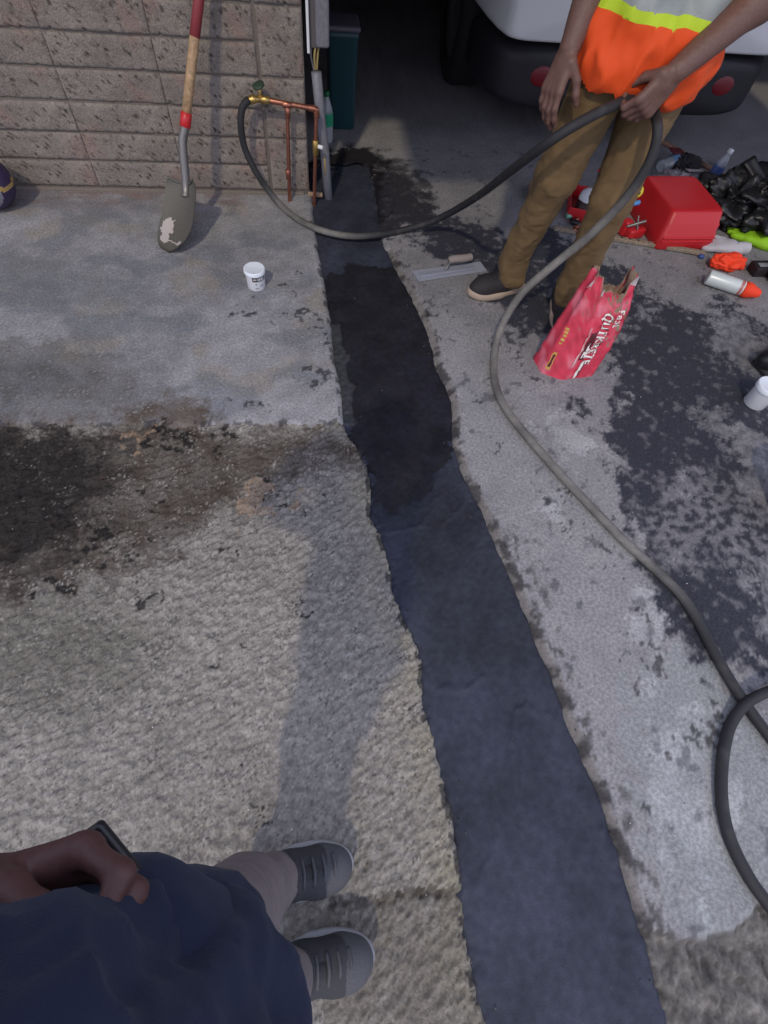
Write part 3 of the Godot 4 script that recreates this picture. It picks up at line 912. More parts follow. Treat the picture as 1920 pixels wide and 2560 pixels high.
func building() -> void:
	# the block wall: stack bond, recessed joints, a column of half blocks beside the opening
	var wall := thing("block_wall", "tan wall of pitted concrete blocks beside the garage opening", "wall", Vector3(0, 0, WZ))
	var course := 0.1135
	var joint := 0.009
	var kinds := []
	for k in 7: kinds.append(block_mesh(0.397, course - joint, 40 + k))
	var halves := []
	for k in 3: halves.append(block_mesh(0.176, course * 2.0 - joint, 60 + k))
	for row in 20:
		for col in 7:
			var x := -0.137 - 0.1995 - 0.399 * col
			var o := part("block", kinds[rng.randi() % kinds.size()], M.block, wall, Vector3(x, 0.016 + course * (row + 0.5), rng.randf_range(-0.002, 0.002)))
			if rng.randf() < 0.5: o.rotation.z = PI
	for row in 10:
		part("half_block", halves[rng.randi() % 3], M.block, wall, Vector3(-0.036, 0.016 + course * (row * 2 + 1.0), rng.randf_range(-0.002, 0.001)))
	# mortar behind the faces
	var mort := mat(Color.WHITE, 0.95, 0, {"tex": "speck", "tri": 2.5})
	mort.albedo_color = lin(0.25, 0.215, 0.185)
	part("mortar", rbox(Vector3(2.98, 2.32, 0.17), 0.002, 1), mort, wall, Vector3(-1.435, 1.16, -0.0945))
	part("footing", rbox(Vector3(2.96, 0.06, 0.03), 0.006, 2), mort, wall, Vector3(-1.45, -0.016, -0.008))
	# the garage behind
	var dark := mat(lin(0.21, 0.19, 0.17), 0.95, 0, {"tex": "speck", "tri": 1.5})
	var garage := thing("garage", "dark open garage with bare walls and deep ceiling", "garage")
	var b := func(called: String, lo: Vector3, hi: Vector3):
		part(called, rbox(hi - lo, 0.004, 1), dark, garage, (lo + hi) * 0.5)
	b.call("side_wall", Vector3(-0.16, -0.05, -8.9), Vector3(-0.005, 2.6, -2.885))
	b.call("side_wall", Vector3(4.9, -0.05, -8.9), Vector3(5.05, 2.6, -2.5))
	b.call("back_wall", Vector3(-0.003, -0.05, -8.9), Vector3(4.897, 2.6, -8.75))
	b.call("ceiling", Vector3(-0.16, 2.603, -8.9), Vector3(5.05, 2.72, -2.4))
	b.call("header", Vector3(0.052, 1.98, -2.86), Vector3(4.897, 2.6, -2.68))
	var added_door := mat(lin(0.34, 0.33, 0.32), 0.6, 0, {"tex": "soft", "tri": 1.5})
	for k in 5:                                            # the tilt-up door, added out of view to shade the garage mouth
		part("added_door_panel", rbox(Vector3(2.70, 0.035, 0.455), 0.006, 2), added_door, garage, Vector3(1.395, 1.905 + 0.012 * k, -1.48 - 0.46 * k))
	b.call("unseen_eave", Vector3(-3.2, 2.335, -2.9), Vector3(0.048, 2.45, -1.55))  # unseen roof edge, lengthened to keep sun out of the opening
	# door stop strip on the end of the wall, rising out of view
	var strip := thing("door_trim", "narrow white trim strip on the corner of the block wall", "trim", wp(769, 60, -2.70))
	part("strip", rbox(Vector3(0.011, 1.5, 0.02), 0.003, 2), M.white_plastic, strip, Vector3(0.0, 0.66, 0.0))
	part("jamb", rbox(Vector3(0.026, 1.5, 0.05), 0.003, 2), mat(lin(0.12, 0.11, 0.115), 0.7), strip, Vector3(0.018, 0.672, -0.04))
	# grey cover box above the cables
	var bx := thing("cable_box", "grey rounded plastic box above hanging yellow cables", "box", Vector3(0.134, 0.57, -2.74))
	part("cover", rbox(Vector3(0.058, 1.1, 0.06), 0.012, 4), M.grey_plastic, bx, Vector3(0, 0.55, 0))
	part("backing", rbox(Vector3(0.026, 1.06, 0.05), 0.004, 2), mat(lin(0.10, 0.10, 0.115), 0.6), bx, Vector3(-0.044, 0.545, -0.012))
	var cable := mat(lin(0.40, 0.31, 0.12), 0.5)
	for q in [[-0.012, 0.0], [-0.026, 0.014], [-0.04, -0.004]]:
		part("cable", tube(spline([Vector3(q[0], 0.01, q[1]), Vector3(q[0] - 0.008, -0.03, q[1] + 0.004), Vector3(-0.022 + q[0] * 0.3, -0.085, 0.004)], 0.008), 0.0045, 8), cable if q[0] > -0.035 else mat(lin(0.2, 0.19, 0.2), 0.5), bx)

func car() -> void:
	var white := mat(lin(0.78, 0.80, 0.80), 0.28, 0, {"coat": 0.8})
	var clad := mat(lin(0.010, 0.010, 0.014), 0.6, 0, {"nrm": "fine", "ns": 0.2, "tri": 6.0})
	var glass := mat(lin(0.02, 0.022, 0.025), 0.08, 0, {"spec": 0.7})
	var red := mat(lin(0.15, 0.004, 0.010), 0.45)
	var t := thing("parked_car", "white car with dark lower bumper parked inside the garage", "car", Vector3(1.84, 0, -3.24))
	# rings from the rear (z 0) forwards (-z)
	var r := []
	for q in [[0.03, 0.725, 0.50, 0.98], [0.022, 0.755, 0.488, 0.99], [-0.02, 0.775, 0.480, 1.0], [-0.10, 0.80, 0.48, 1.01], [-0.22, 0.825, 0.485, 1.02], [-0.6, 0.86, 0.49, 1.02], [-1.6, 0.88, 0.46, 1.0], [-3.0, 0.88, 0.46, 0.98], [-3.8, 0.85, 0.46, 0.93], [-4.15, 0.78, 0.47, 0.86], [-4.3, 0.62, 0.5, 0.78]]:
		r.append(superring(Vector3(0, (q[2] + q[3]) * 0.5, q[0]), q[1], (q[3] - q[2]) * 0.5, 0.10, 72))
	part("body", loft(r), white, t)
	r = []
	for q in [[-0.08, 0.58, 1.02], [-0.3, 0.68, 1.38], [-0.7, 0.70, 1.56], [-1.6, 0.71, 1.60], [-2.4, 0.68, 1.52], [-2.9, 0.62, 1.22], [-3.2, 0.56, 1.0]]:
		r.append(superring(Vector3(0, 0.5 * (0.95 + q[2]), q[0]), q[1], (q[2] - 0.95) * 0.5 + 0.02, 0.35, 40))
	part("cabin", loft(r), white, t)
	r = []
	for q in [[-0.058, 0.44, 1.10, 1.14], [-0.26, 0.55, 1.10, 1.36], [-0.34, 0.5, 1.12, 1.40]]:
		r.append(superring(Vector3(0, (q[2] + q[3]) * 0.5, q[0] + 0.02), q[1], (q[3] - q[2]) * 0.5, 0.3, 32))
	part("rear_window", loft(r), glass, t)
	r = []
	for q in [[0.025, 0.62, 0.22, 0.45], [0.015, 0.68, 0.205, 0.46], [-0.02, 0.74, 0.20, 0.468], [-0.10, 0.80, 0.20, 0.478], [-0.3, 0.83, 0.20, 0.486], [-0.42, 0.84, 0.21, 0.486]]:
		r.append(superring(Vector3(0, (q[2] + q[3]) * 0.5, q[0]), q[1], (q[3] - q[2]) * 0.5, 0.3, 48))
	var bumper := part("bumper", loft(r), clad, t)
	for sx in [-1, 1]:
		var re := part("reflector", lathe([Vector2(0, 0.018), Vector2(0.042, 0.016), Vector2(0.060, 0.008), Vector2(0.066, 0.0)], 24), red, bumper, Vector3(0.53 * sx, 0.35, 0.022))
		re.rotation.x = PI / 2
		re.scale = Vector3(1.0, 0.5, 0.72)
		var tl := part("tail_light", rbox(Vector3(0.10, 0.24, 0.12), 0.03, 3), red, t, Vector3(0.765 * sx, 0.84, -0.075))
		tl.rotation.y = 0.5 * sx
	part("sill", rbox(Vector3(1.60, 0.26, 2.6), 0.05, 3), clad, t, Vector3(0, 0.345, -1.9))
	part("seam", rbox(Vector3(0.004, 0.20, 0.004), 0.001, 1), mat(lin(0.03, 0.03, 0.03), 0.9), t, Vector3(-0.40, 0.62, 0.0305))
	for w in [[-1, -0.88], [1, -0.88], [-1, -3.45], [1, -3.45]]:
		var tyre := part("wheel", lathe([Vector2(0.20, -0.10), Vector2(0.27, -0.108), Vector2(0.315, -0.095), Vector2(0.33, -0.06), Vector2(0.33, 0.06), Vector2(0.315, 0.095), Vector2(0.27, 0.108), Vector2(0.20, 0.10)], 32), mat(lin(0.013, 0.013, 0.014), 0.85), t, Vector3(0.745 * w[0], 0.329, w[1]))
		tyre.rotation.z = PI / 2
		part("rim", lathe([Vector2(0, 0.06), Vector2(0.06, 0.075), Vector2(0.18, 0.06), Vector2(0.205, 0.09), Vector2(0.205, -0.09), Vector2(0.0, -0.09)], 24), mat(lin(0.3, 0.3, 0.31), 0.4, 0.8), tyre)
	# things along the left garage wall
	var bin := thing("storage_bin", "tall dark teal plastic bin against the inner garage wall", "bin", Vector3(0.272, 0.0, -3.46))
	r = []
	for q in [[0.0, 0.064, 0.07], [0.01, 0.070, 0.076], [0.40, 0.080, 0.085], [0.41, 0.084, 0.09], [0.43, 0.084, 0.09]]:
		var ring := superring(Vector3.ZERO, q[1], q[2], 0.25, 32)
		for i in ring.size(): ring[i] = Vector3(ring[i].x, q[0], ring[i].y)
		r.append(ring)
	part("tub", loft(r), mat(lin(0.012, 0.05, 0.062), 0.45), bin)
	part("lid", rbox(Vector3(0.178, 0.025, 0.19), 0.012, 3), mat(lin(0.10, 0.085, 0.115), 0.5), bin, Vector3(0, 0.444, 0))
	bottle(Vector3(0.178, 0.0, -3.24), 0.235, 0.032, lin(0.02, 0.32, 0.16), lin(0.01, 0.13, 0.05), "clear bottle with green label and green cap standing behind pipes", Vector3.ZERO)

func bottle(at: Vector3, h: float, r: float, label_col: Color, cap_col: Color, label: String, tip: Vector3) -> void:
	var t := thing("plastic_bottle", label, "bottle", at, "plastic drink bottles")
	t.rotation = tip
	part("shell", lathe([Vector2(0, 0.004), Vector2(r * 0.7, 0.0), Vector2(r * 0.97, h * 0.03), Vector2(r, h * 0.1), Vector2(r * 0.94, h * 0.16), Vector2(r, h * 0.22), Vector2(r, h * 0.60), Vector2(r * 0.9, h * 0.68), Vector2(r * 0.55, h * 0.82), Vector2(r * 0.40, h * 0.88), Vector2(r * 0.40, h * 0.93)], 20), mat(lin(0.75, 0.8, 0.85), 0.12, 0, {"alpha": 0.34}), t)
	part("label", lathe([Vector2(r * 1.015, h * 0.36), Vector2(r * 1.02, h * 0.37), Vector2(r * 1.02, h * 0.60), Vector2(r * 1.015, h * 0.61)], 20), mat(label_col, 0.4), t)
	part("cap", lathe([Vector2(r * 0.46, h * 0.91), Vector2(r * 0.48, h * 0.92), Vector2(r * 0.48, h * 0.985), Vector2(r * 0.44, h), Vector2(0, h)], 16), mat(cap_col, 0.4), t)

# ---------- people ----------
func worker() -> void:
	var t := thing("person", "worker in orange safety shirt and tan trousers holding a black hose", "person", Vector3(1.02, 0, -1.82))
	var o := t.position
	# joints
	var hip := Vector3(1.015, 0.90, -1.79)
	var chest := Vector3(1.04, 1.25, -1.83)
	var neck := Vector3(1.05, 1.46, -1.83)
	var head := Vector3(1.04, 1.60, -1.79)
	var sR := Vector3(0.87, 1.385, -1.84)
	var eR := Vector3(0.835, 1.12, -1.85)
	var wR := wp(1424, 122, -1.745)
	var sL := Vector3(1.22, 1.385, -1.82)
	var eL := Vector3(1.315, 1.12, -1.72)
	var wL := wp(1690, 178, -1.60)
	var hR := Vector3(0.92, 0.86, -1.79)
	var hL := Vector3(1.10, 0.86, -1.79)
	var kR := wp(1392, 440, -1.79)
	var kL := wp(1530, 500, -1.72)
	var aR := Vector3(0.885, 0.09, -1.935)
	var aL := Vector3(1.105, 0.09, -1.775)
	var bones := [
		[hip + Vector3(-0.07, 0, 0), hip + Vector3(0.07, 0, 0), 0.105, 0.105],
		[hip + Vector3(-0.05, 0.02, 0), chest + Vector3(-0.06, 0, 0), 0.092, 0.10],
		[hip + Vector3(0.05, 0.02, 0), chest + Vector3(0.06, 0, 0), 0.092, 0.10],
		[chest + Vector3(-0.08, 0.08, 0), chest + Vector3(0.08, 0.08, 0), 0.10, 0.10],
		[sR + Vector3(0.03, 0, 0), sL + Vector3(-0.03, 0, 0), 0.065, 0.065],
		[neck + Vector3(0, -0.04, 0), head + Vector3(0, -0.03, -0.01), 0.056, 0.053],
		[head + Vector3(0, 0.035, -0.012), head + Vector3(0, 0.02, 0.0), 0.088, 0.086],
		[head + Vector3(0, -0.02, 0.025), head + Vector3(0, -0.075, 0.04), 0.062, 0.042],
		[head + Vector3(0, 0.02, 0.088), head + Vector3(0, -0.018, 0.104), 0.010, 0.015],
		[head + Vector3(-0.018, -0.055, 0.079), head + Vector3(0.018, -0.055, 0.079), 0.010, 0.010],
		[head + Vector3(-0.088, 0.015, -0.01), head + Vector3(-0.090, -0.025, -0.005), 0.014, 0.010],
		[head + Vector3(0.088, 0.015, -0.01), head + Vector3(0.090, -0.025, -0.005), 0.014, 0.010],
		[sR, eR, 0.056, 0.044], [eR, eR.lerp(wR, 0.35), 0.044, 0.046], [eR.lerp(wR, 0.35), wR, 0.046, 0.029],
		[sL, eL, 0.056, 0.044], [eL, eL.lerp(wL, 0.35), 0.045, 0.048], [eL.lerp(wL, 0.35), wL, 0.048, 0.030],
		[hR, kR, 0.074, 0.050], [kR, aR, 0.050, 0.038], [hL, kL, 0.074, 0.050], [kL, aL, 0.050, 0.038]]
	for q in bones:
		q[0] -= o; q[1] -= o
	var n := nets(bones, 0.011, 0.035)
	# the hands have a finer grid of their own
	var tipR := wp(1370, 250, -1.715)
	var hbR := hand_bones(wR, tipR - wR, Vector3(1, 0, -0.45), Vector3(0.42, 0.1, 1.0), [0.22, 0.38, 0.3], 1.04, 0.55)
	hbR.append([eR.lerp(wR, 0.75), wR, 0.034, 0.0275])
	var grip := wp(1608, 262, -1.615)
	var hbL := hand_bones(wL, Vector3(-0.55, -0.8, 0.12), Vector3(-0.25, -0.05, -1), Vector3(-0.8, 0.5, 0.1), [0.62, 1.25, 0.8], 1.08, 0.9)
	hbL.append([eL.lerp(wL, 0.75), wL, 0.035, 0.0285])
	var v: PackedVector3Array = n[0]
	var qd: PackedInt32Array = n[1]
	for hb in [hbR, hbL]:
		for q in hb:
			q[0] -= o; q[1] -= o
		var h := nets(hb, 0.0042, 0.007)
		var base := v.size()
		v.append_array(h[0])
		for i in h[1]: qd.append(i + base)
	part("body", net_mesh([v, qd]), M.skin_dark, t)
	# hair and eyes
	var hair := [[head + Vector3(0, 0.055, -0.03) - o, head + Vector3(0, 0.05, 0.005) - o, 0.088, 0.086], [head + Vector3(0, -0.01, -0.055) - o, head + Vector3(0, 0.03, -0.05) - o, 0.062, 0.075]]
	part("hair", net_mesh(nets(hair, 0.009, 0.03)), mat(lin(0.012, 0.010, 0.009), 0.8), t)
	for sx in [-1, 1]:
		part("eye", lathe([Vector2(0, -0.011), Vector2(0.009, -0.006), Vector2(0.011, 0), Vector2(0.009, 0.006), Vector2(0, 0.011)], 12), mat(lin(0.5, 0.48, 0.46), 0.3), t, head + Vector3(0.031 * sx, 0.012, 0.071) - o)
	# shirt: orange cloth with a lime edged silver band
	var sb := [
		[hip + Vector3(-0.085, -0.01, 0.0), chest + Vector3(-0.075, 0, 0), 0.125, 0.125],
		[hip + Vector3(0.085, -0.01, 0.0), chest + Vector3(0.075, 0, 0), 0.125, 0.125],
		[hip + Vector3(-0.06, -0.01, 0.05), chest + Vector3(-0.04, -0.1, 0.03), 0.105, 0.11],
		[hip + Vector3(0.06, -0.02, 0.05), chest + Vector3(0.04, -0.1, 0.03), 0.105, 0.11],
		[chest + Vector3(-0.085, 0.09, 0), chest + Vector3(0.085, 0.09, 0), 0.112, 0.112],
		[sR + Vector3(0.02, 0, 0), sL + Vector3(-0.02, 0, 0), 0.078, 0.078],
		[sR, sR.lerp(eR, 0.55), 0.076, 0.072], [sL, sL.lerp(eL, 0.55), 0.076, 0.072]]
	for q in sb:
		q[0] -= o; q[1] -= o
	var sn := nets(sb, 0.0075, 0.03)
	var mid := chest - o
	sn = fold(sn, 0.017, Vector3(6.0, 3.6, 6.0), func(p): return Vector3(lerpf(hip.x - o.x, mid.x, 0.5), p.y, mid.z))
	var sv: PackedVector3Array = sn[0]
	# the hem hangs unevenly and is open below
	var hem := func(p: Vector3) -> float: return 0.832 - 0.055 * smoothstep(-0.20, 0.22, p.x) + n_mid.get_noise_2d(p.x * 1.3, p.z * 1.3) * 0.03
	for i in sv.size():
		var hy: float = hem.call(sv[i])
		if sv[i].y < hy + 0.035:
			sv[i].y = maxf(sv[i].y, hy - 0.012)
	var lvl := func(p: Vector3) -> float: return p.y + 0.03 * p.x + n_mid.get_noise_2d(p.x, p.z) * 0.008
	for i in sv.size():                                     # clean edges for the band
		for e in [0.984, 1.008, 1.062, 1.086]:
			var q: float = e - float(lvl.call(sv[i]))
			if absf(q) < 0.0038: sv[i].y += q
	sn[0] = sv
	var band := func(p: Vector3) -> int:
		var y: float = lvl.call(p)
		if p.y < float(hem.call(p)) - 0.004: return 9
		if y > 1.008 and y < 1.062: return 1
		if (y > 0.984 and y <= 1.008) or (y >= 1.062 and y < 1.086): return 2
		return 0
	var cloth := {"tex": "cloth", "nrm": "weave", "ns": 0.25, "tri": 9.0, "rim": 0.2}
	var shirt := part("shirt", net_mesh(sn, func(p): return band.call(p) == 0), mat(lin(1.0, 0.10, 0.008), 0.75, 0, cloth), t)
	part("reflective_band", net_mesh(sn, func(p): return band.call(p) == 1), mat(lin(0.36, 0.40, 0.39), 0.5, 0, cloth), shirt)
	part("lime_trim", net_mesh(sn, func(p): return band.call(p) == 2), mat(lin(0.62, 0.85, 0.03), 0.7, 0, cloth), shirt)
	# trousers
	var tb := [
		[hip + Vector3(-0.085, -0.01, 0), hip + Vector3(0.085, -0.01, 0), 0.106, 0.106],
		[hR + Vector3(0.0, -0.02, 0.01), kR, 0.088, 0.063], [kR, aR + Vector3(0, 0.06, 0.01), 0.063, 0.053],
		[hL + Vector3(0.0, -0.02, 0.01), kL, 0.088, 0.064], [kL, aL + Vector3(0, 0.06, 0.01), 0.064, 0.053],
		[aR + Vector3(0.01, 0.06, 0.01), aR + Vector3(0.015, 0.0, 0.02), 0.055, 0.054],
		[aL + Vector3(0, 0.06, 0.01), aL + Vector3(0.0, 0.005, 0.015), 0.055, 0.053]]
	for q in tb:
		q[0] -= o; q[1] -= o
	var tn := nets(tb, 0.009, 0.028)
	var legc := func(p: Vector3) -> Vector3:
		var f := clampf((p.y - 0.1) / 0.4, 0.0, 2.0)
		var a: Vector3 = aR.lerp(kR, minf(f, 1.0)).lerp(hR, maxf(0.0, f - 1.0)) - o
		var b: Vector3 = aL.lerp(kL, minf(f, 1.0)).lerp(hL, maxf(0.0, f - 1.0)) - o
		return (a if absf(p.x - a.x) < absf(p.x - b.x) else b) * Vector3(1, 0, 1) + Vector3(0, p.y, 0)
	tn = fold(tn, 0.0075, Vector3(7.0, 3.2, 7.0), legc)
	tn = fold(tn, 0.0028, Vector3(14.0, 26.0, 14.0), legc)
	part("trousers", net_mesh(tn), mat(lin(0.20, 0.128, 0.054), 0.85, 0, {"tex": "cloth", "nrm": "weave", "ns": 0.4, "tri": 7.0, "rim": 0.15}), t)
	# shoes: dark uppers on pale soles
	var upper := mat(lin(0.022, 0.019, 0.022), 0.75, 0, {"nrm": "weave", "ns": 0.4, "tri": 12.0})
	var sole := mat(lin(0.40, 0.31, 0.24), 0.8)
	for q in [[aR, Vector3(-0.97, 0, 0.22)], [aL, Vector3(-0.10, 0, 1.0)]]:
		shoe(t, q[0] - o, q[1].normalized(), upper, sole, 0.265)

func shoe(t: Node3D, ankle: Vector3, d: Vector3, upper: Material, sole: Material, l := 0.27, cap: Material = null) -> void:
	var f := Vector3(ankle.x, 0, ankle.z)
	var heel := f - d * 0.055
	var toe := heel + d * (l - 0.075)
	var w := d.cross(Vector3.UP)
	var ub := [
		[heel + Vector3(0, 0.055, 0), heel + d * 0.07 + Vector3(0, 0.055, 0), 0.040, 0.044],
		[heel + d * 0.07 + Vector3(0, 0.052, 0), toe + Vector3(0, 0.040, 0) - d * 0.035, 0.046, 0.047],
		[toe + Vector3(0, 0.038, 0) - d * 0.04 + w * 0.012, toe + Vector3(0, 0.034, 0) + w * 0.003, 0.043, 0.036],
		[heel + d * 0.02 + Vector3(0, 0.07, 0), f + Vector3(0, 0.105, 0), 0.042, 0.043]]
	var n := nets(ub, 0.0065, 0.02)
	var v: PackedVector3Array = n[0]
	for i in v.size(): v[i].y = maxf(v[i].y, 0.014)
	n[0] = v
	var s := part("shoe", net_mesh(n), upper, t)
	# sole: the outline of the foot, thick
	var rings := []
	for y in [0.0, 0.006, 0.022, 0.028]:
		var ring := []
		var g := 0.0 if y > 0.002 and y < 0.025 else -0.004
		for i in 36:
			var a := TAU * i / 36.0
			var lx := cos(a)
			var along := (l * 0.5 + 0.010 + g) * signf(lx) * pow(absf(lx), 0.8)
			var half := (0.057 if lx > -0.1 else 0.049) + g - (0.008 * smoothstep(0.3, -0.5, lx))
			ring.append(heel + d * (l * 0.5 - 0.042 + along) + w * sin(a) * half + Vector3(0, y + 0.002 + (0.008 * smoothstep(0.6, 1.0, lx)), 0))
		rings.append(ring)
	part("sole", loft(rings), sole, s)
	if cap != null:
		var cb := [[toe + Vector3(0, 0.0375, 0) - d * 0.045 + w * 0.004, toe + Vector3(0, 0.036, 0) - d * 0.02 + w * 0.008, 0.0475, 0.0465], [toe + Vector3(0, 0.035, 0) - d * 0.025, toe + Vector3(0, 0.0335, 0) + w * 0.003, 0.044, 0.0385]]
		var cn := nets(cb, 0.0055, 0.02)
		part("toe_cap", net_mesh(cn, func(p): return p.y > 0.02 and (p - toe).dot(d) > -0.052 + n_mid.get_noise_2d(p.x * 2.0, p.z * 2.0) * 0.012), cap, s)
		part("tongue", net_mesh(nets([[heel + d * 0.075 + Vector3(0, 0.088, 0), heel + d * 0.15 + Vector3(0, 0.070, 0), 0.019, 0.015, w, 1.15]], 0.005, 0.01)), mat(lin(0.03, 0.03, 0.035), 0.85), s)
	for k in 5:
		var c := heel + d * (0.080 + 0.022 * k) + Vector3(0, 0.108 - 0.006 * k, 0)
		part("lace", tube(spline([c + w * 0.026 - Vector3(0, 0.012, 0), c + d * 0.004, c - w * 0.026 - Vector3(0, 0.012, 0)], 0.008), 0.0035, 6), cap if cap != null else upper, s)

func photographer() -> void:
	var t := thing("person", "photographer in navy shirt and shorts with dusty grey shoes", "person", Vector3(-0.12, 0, 0.18))
	var o := t.position
	var hip := Vector3(-0.19, 0.88, 0.225)
	var chest := Vector3(-0.25, 1.22, 0.225)
	var neck := Vector3(-0.26, 1.44, 0.225)
	var head := Vector3(-0.21, 1.58, 0.205)
	var aL := Vector3(-0.125, 0.085, 0.108)
	var aR := Vector3(-0.105, 0.085, 0.268)
	var kL := Vector3(-0.165, 0.47, 0.112)
	var kR := Vector3(-0.15, 0.47, 0.265)
	var sL := Vector3(-0.29, 1.37, 0.055)
	var sR := Vector3(-0.27, 1.37, 0.395)
	var eL := Vector3(-0.50, 1.08, 0.0)
	var wL := gp(-110, 2275, 0.93)
	var eR := Vector3(-0.20, 1.12, 0.44)
	var wR := Vector3(-0.02, 1.37, 0.17)
	var bones := [
		[hip + Vector3(0, 0, -0.07), hip + Vector3(0, 0, 0.07), 0.11, 0.11],
		[hip + Vector3(0, 0.02, -0.05), chest + Vector3(0, 0, -0.06), 0.11, 0.115],
		[hip + Vector3(0, 0.02, 0.05), chest + Vector3(0, 0, 0.06), 0.11, 0.115],
		[sL + Vector3(0, 0, 0.03), sR + Vector3(0, 0, -0.03), 0.07, 0.07],
		[neck + Vector3(0, -0.05, 0), head + Vector3(-0.01, -0.03, 0), 0.06, 0.055],
		[head + Vector3(-0.012, 0.035, 0), head + Vector3(0, 0.02, 0), 0.09, 0.087],
		[head + Vector3(0.025, -0.02, 0), head + Vector3(0.04, -0.075, 0), 0.062, 0.043],
		[head + Vector3(0.088, 0.02, 0), head + Vector3(0.104, -0.018, 0), 0.010, 0.015],
		[head + Vector3(0.079, -0.055, -0.018), head + Vector3(0.079, -0.055, 0.018), 0.010, 0.010],
		[head + Vector3(-0.01, 0.015, -0.09), head + Vector3(-0.005, -0.025, -0.092), 0.014, 0.010],
		[head + Vector3(-0.01, 0.015, 0.09), head + Vector3(-0.005, -0.025, 0.092), 0.014, 0.010],
		[sL, eL, 0.056, 0.046], [eL, eL.lerp(wL, 0.4), 0.046, 0.046], [eL.lerp(wL, 0.4), wL, 0.046, 0.031],
		[sR, eR, 0.056, 0.046], [eR, eR.lerp(wR, 0.4), 0.046, 0.044], [eR.lerp(wR, 0.4), wR, 0.044, 0.029],
		[hip + Vector3(0, -0.04, -0.075), kL, 0.085, 0.056], [kL, kL.lerp(aL, 0.35) + Vector3(-0.012, 0, 0), 0.054, 0.058], [kL.lerp(aL, 0.35) + Vector3(-0.012, 0, 0), aL + Vector3(-0.01, 0.03, 0), 0.058, 0.038],
		[hip + Vector3(0, -0.04, 0.075), kR, 0.085, 0.056], [kR, kR.lerp(aR, 0.35) + Vector3(-0.012, 0, 0), 0.054, 0.058], [kR.lerp(aR, 0.35) + Vector3(-0.012, 0, 0), aR + Vector3(-0.01, 0.03, 0), 0.058, 0.038]]
	for q in bones:
		q[0] -= o; q[1] -= o
	var n := nets(bones, 0.011, 0.032)
	var v: PackedVector3Array = n[0]
	var qd: PackedInt32Array = n[1]
	var hb1 := hand_bones(wL, gp(330, 2140, 0.92) - wL, Vector3(0.1, -0.5, 0.9), Vector3(0.1, 0.9, -0.5), [0.75, 1.2, 0.8], 1.04, 0.4)
	hb1.append([eL.lerp(wL, 0.75), wL, 0.036, 0.030])
	var hb2 := hand_bones(wR, Vector3(0.1, 0.35, -0.9), Vector3(0.9, 0.2, 0.1), Vector3(0.2, 0.9, 0.3), [0.5, 0.7, 0.5], 1.0)
	for hb in [hb1, hb2]:
		for q in hb:
			q[0] -= o; q[1] -= o
		var h := nets(hb, 0.0042, 0.007)
		var base := v.size()
		v.append_array(h[0])
		for i in h[1]: qd.append(i + base)
	part("body", net_mesh([v, qd]), M.skin, t)
	part("hair", net_mesh(nets([[head + Vector3(-0.03, 0.055, 0) - o, head + Vector3(0.005, 0.05, 0) - o, 0.09, 0.088], [head + Vector3(-0.055, -0.01, 0) - o, head + Vector3(-0.05, 0.03, 0) - o, 0.062, 0.076]], 0.009, 0.03)), mat(lin(0.03, 0.02, 0.015), 0.8), t)
	for sz in [-1, 1]:
		part("eye", lathe([Vector2(0, -0.011), Vector2(0.009, -0.006), Vector2(0.011, 0), Vector2(0.009, 0.006), Vector2(0, 0.011)], 12), mat(lin(0.5, 0.48, 0.46), 0.3), t, head + Vector3(0.071, 0.012, 0.031 * sz) - o)
	var navy := mat(lin(0.008, 0.018, 0.055), 0.85, 0, {"tex": "cloth", "nrm": "weave", "ns": 0.35, "tri": 8.0, "rim": 0.25})
	# long loose shirt
	var sb := [
		[hip + Vector3(0.03, -0.06, -0.065), chest + Vector3(0, 0, -0.075), 0.115, 0.125],
		[hip + Vector3(0.03, -0.06, 0.075), chest + Vector3(0, 0, 0.08), 0.12, 0.128],
		[hip + Vector3(0.05, 0.05, 0.01), chest + Vector3(0.03, -0.1, 0), 0.125, 0.13],
		[sL + Vector3(0, 0, 0.02), sR + Vector3(0, 0, -0.02), 0.084, 0.084],
		[sL, sL.lerp(eL, 0.6), 0.078, 0.074], [sR, sR.lerp(eR, 0.6), 0.078, 0.074]]
	for q in sb:
		q[0] -= o; q[1] -= o
	var sn := nets(sb, 0.0095, 0.03)
	sn = fold(sn, 0.006, Vector3(15, 9, 15), func(p): return Vector3(hip.x - o.x, p.y, hip.z - o.z))
	sn = fold(sn, 0.012, Vector3(6.5, 3.0, 6.5), func(p): return Vector3(hip.x - o.x, p.y, hip.z - o.z))
	part("shirt", net_mesh(sn), navy, t)
	# wide shorts down to the knee
	var tb := [
		[hip + Vector3(0, -0.02, -0.08), hip + Vector3(0, -0.02, 0.08), 0.128, 0.128],
		[hip + Vector3(0, -0.06, -0.078), kL + Vector3(-0.015, 0.15, 0.015), 0.100, 0.088],
		[hip + Vector3(0, -0.06, 0.078), kR + Vector3(-0.01, 0.15, 0.01), 0.108, 0.095]]
	for q in tb:
		q[0] -= o; q[1] -= o
	var tn := fold(nets(tb, 0.0095, 0.03), 0.007, Vector3(7, 4, 7), func(p): return Vector3(hip.x - o.x, p.y, (kL.z if p.z + o.z < hip.z else kR.z) - o.z))
	var tv: PackedVector3Array = tn[0]
	for i in tv.size(): tv[i].y = maxf(tv[i].y, 0.60 + n_mid.get_noise_2d(tv[i].x, tv[i].z) * 0.02)
	tn[0] = tv
	part("shorts", net_mesh(tn), navy, t)
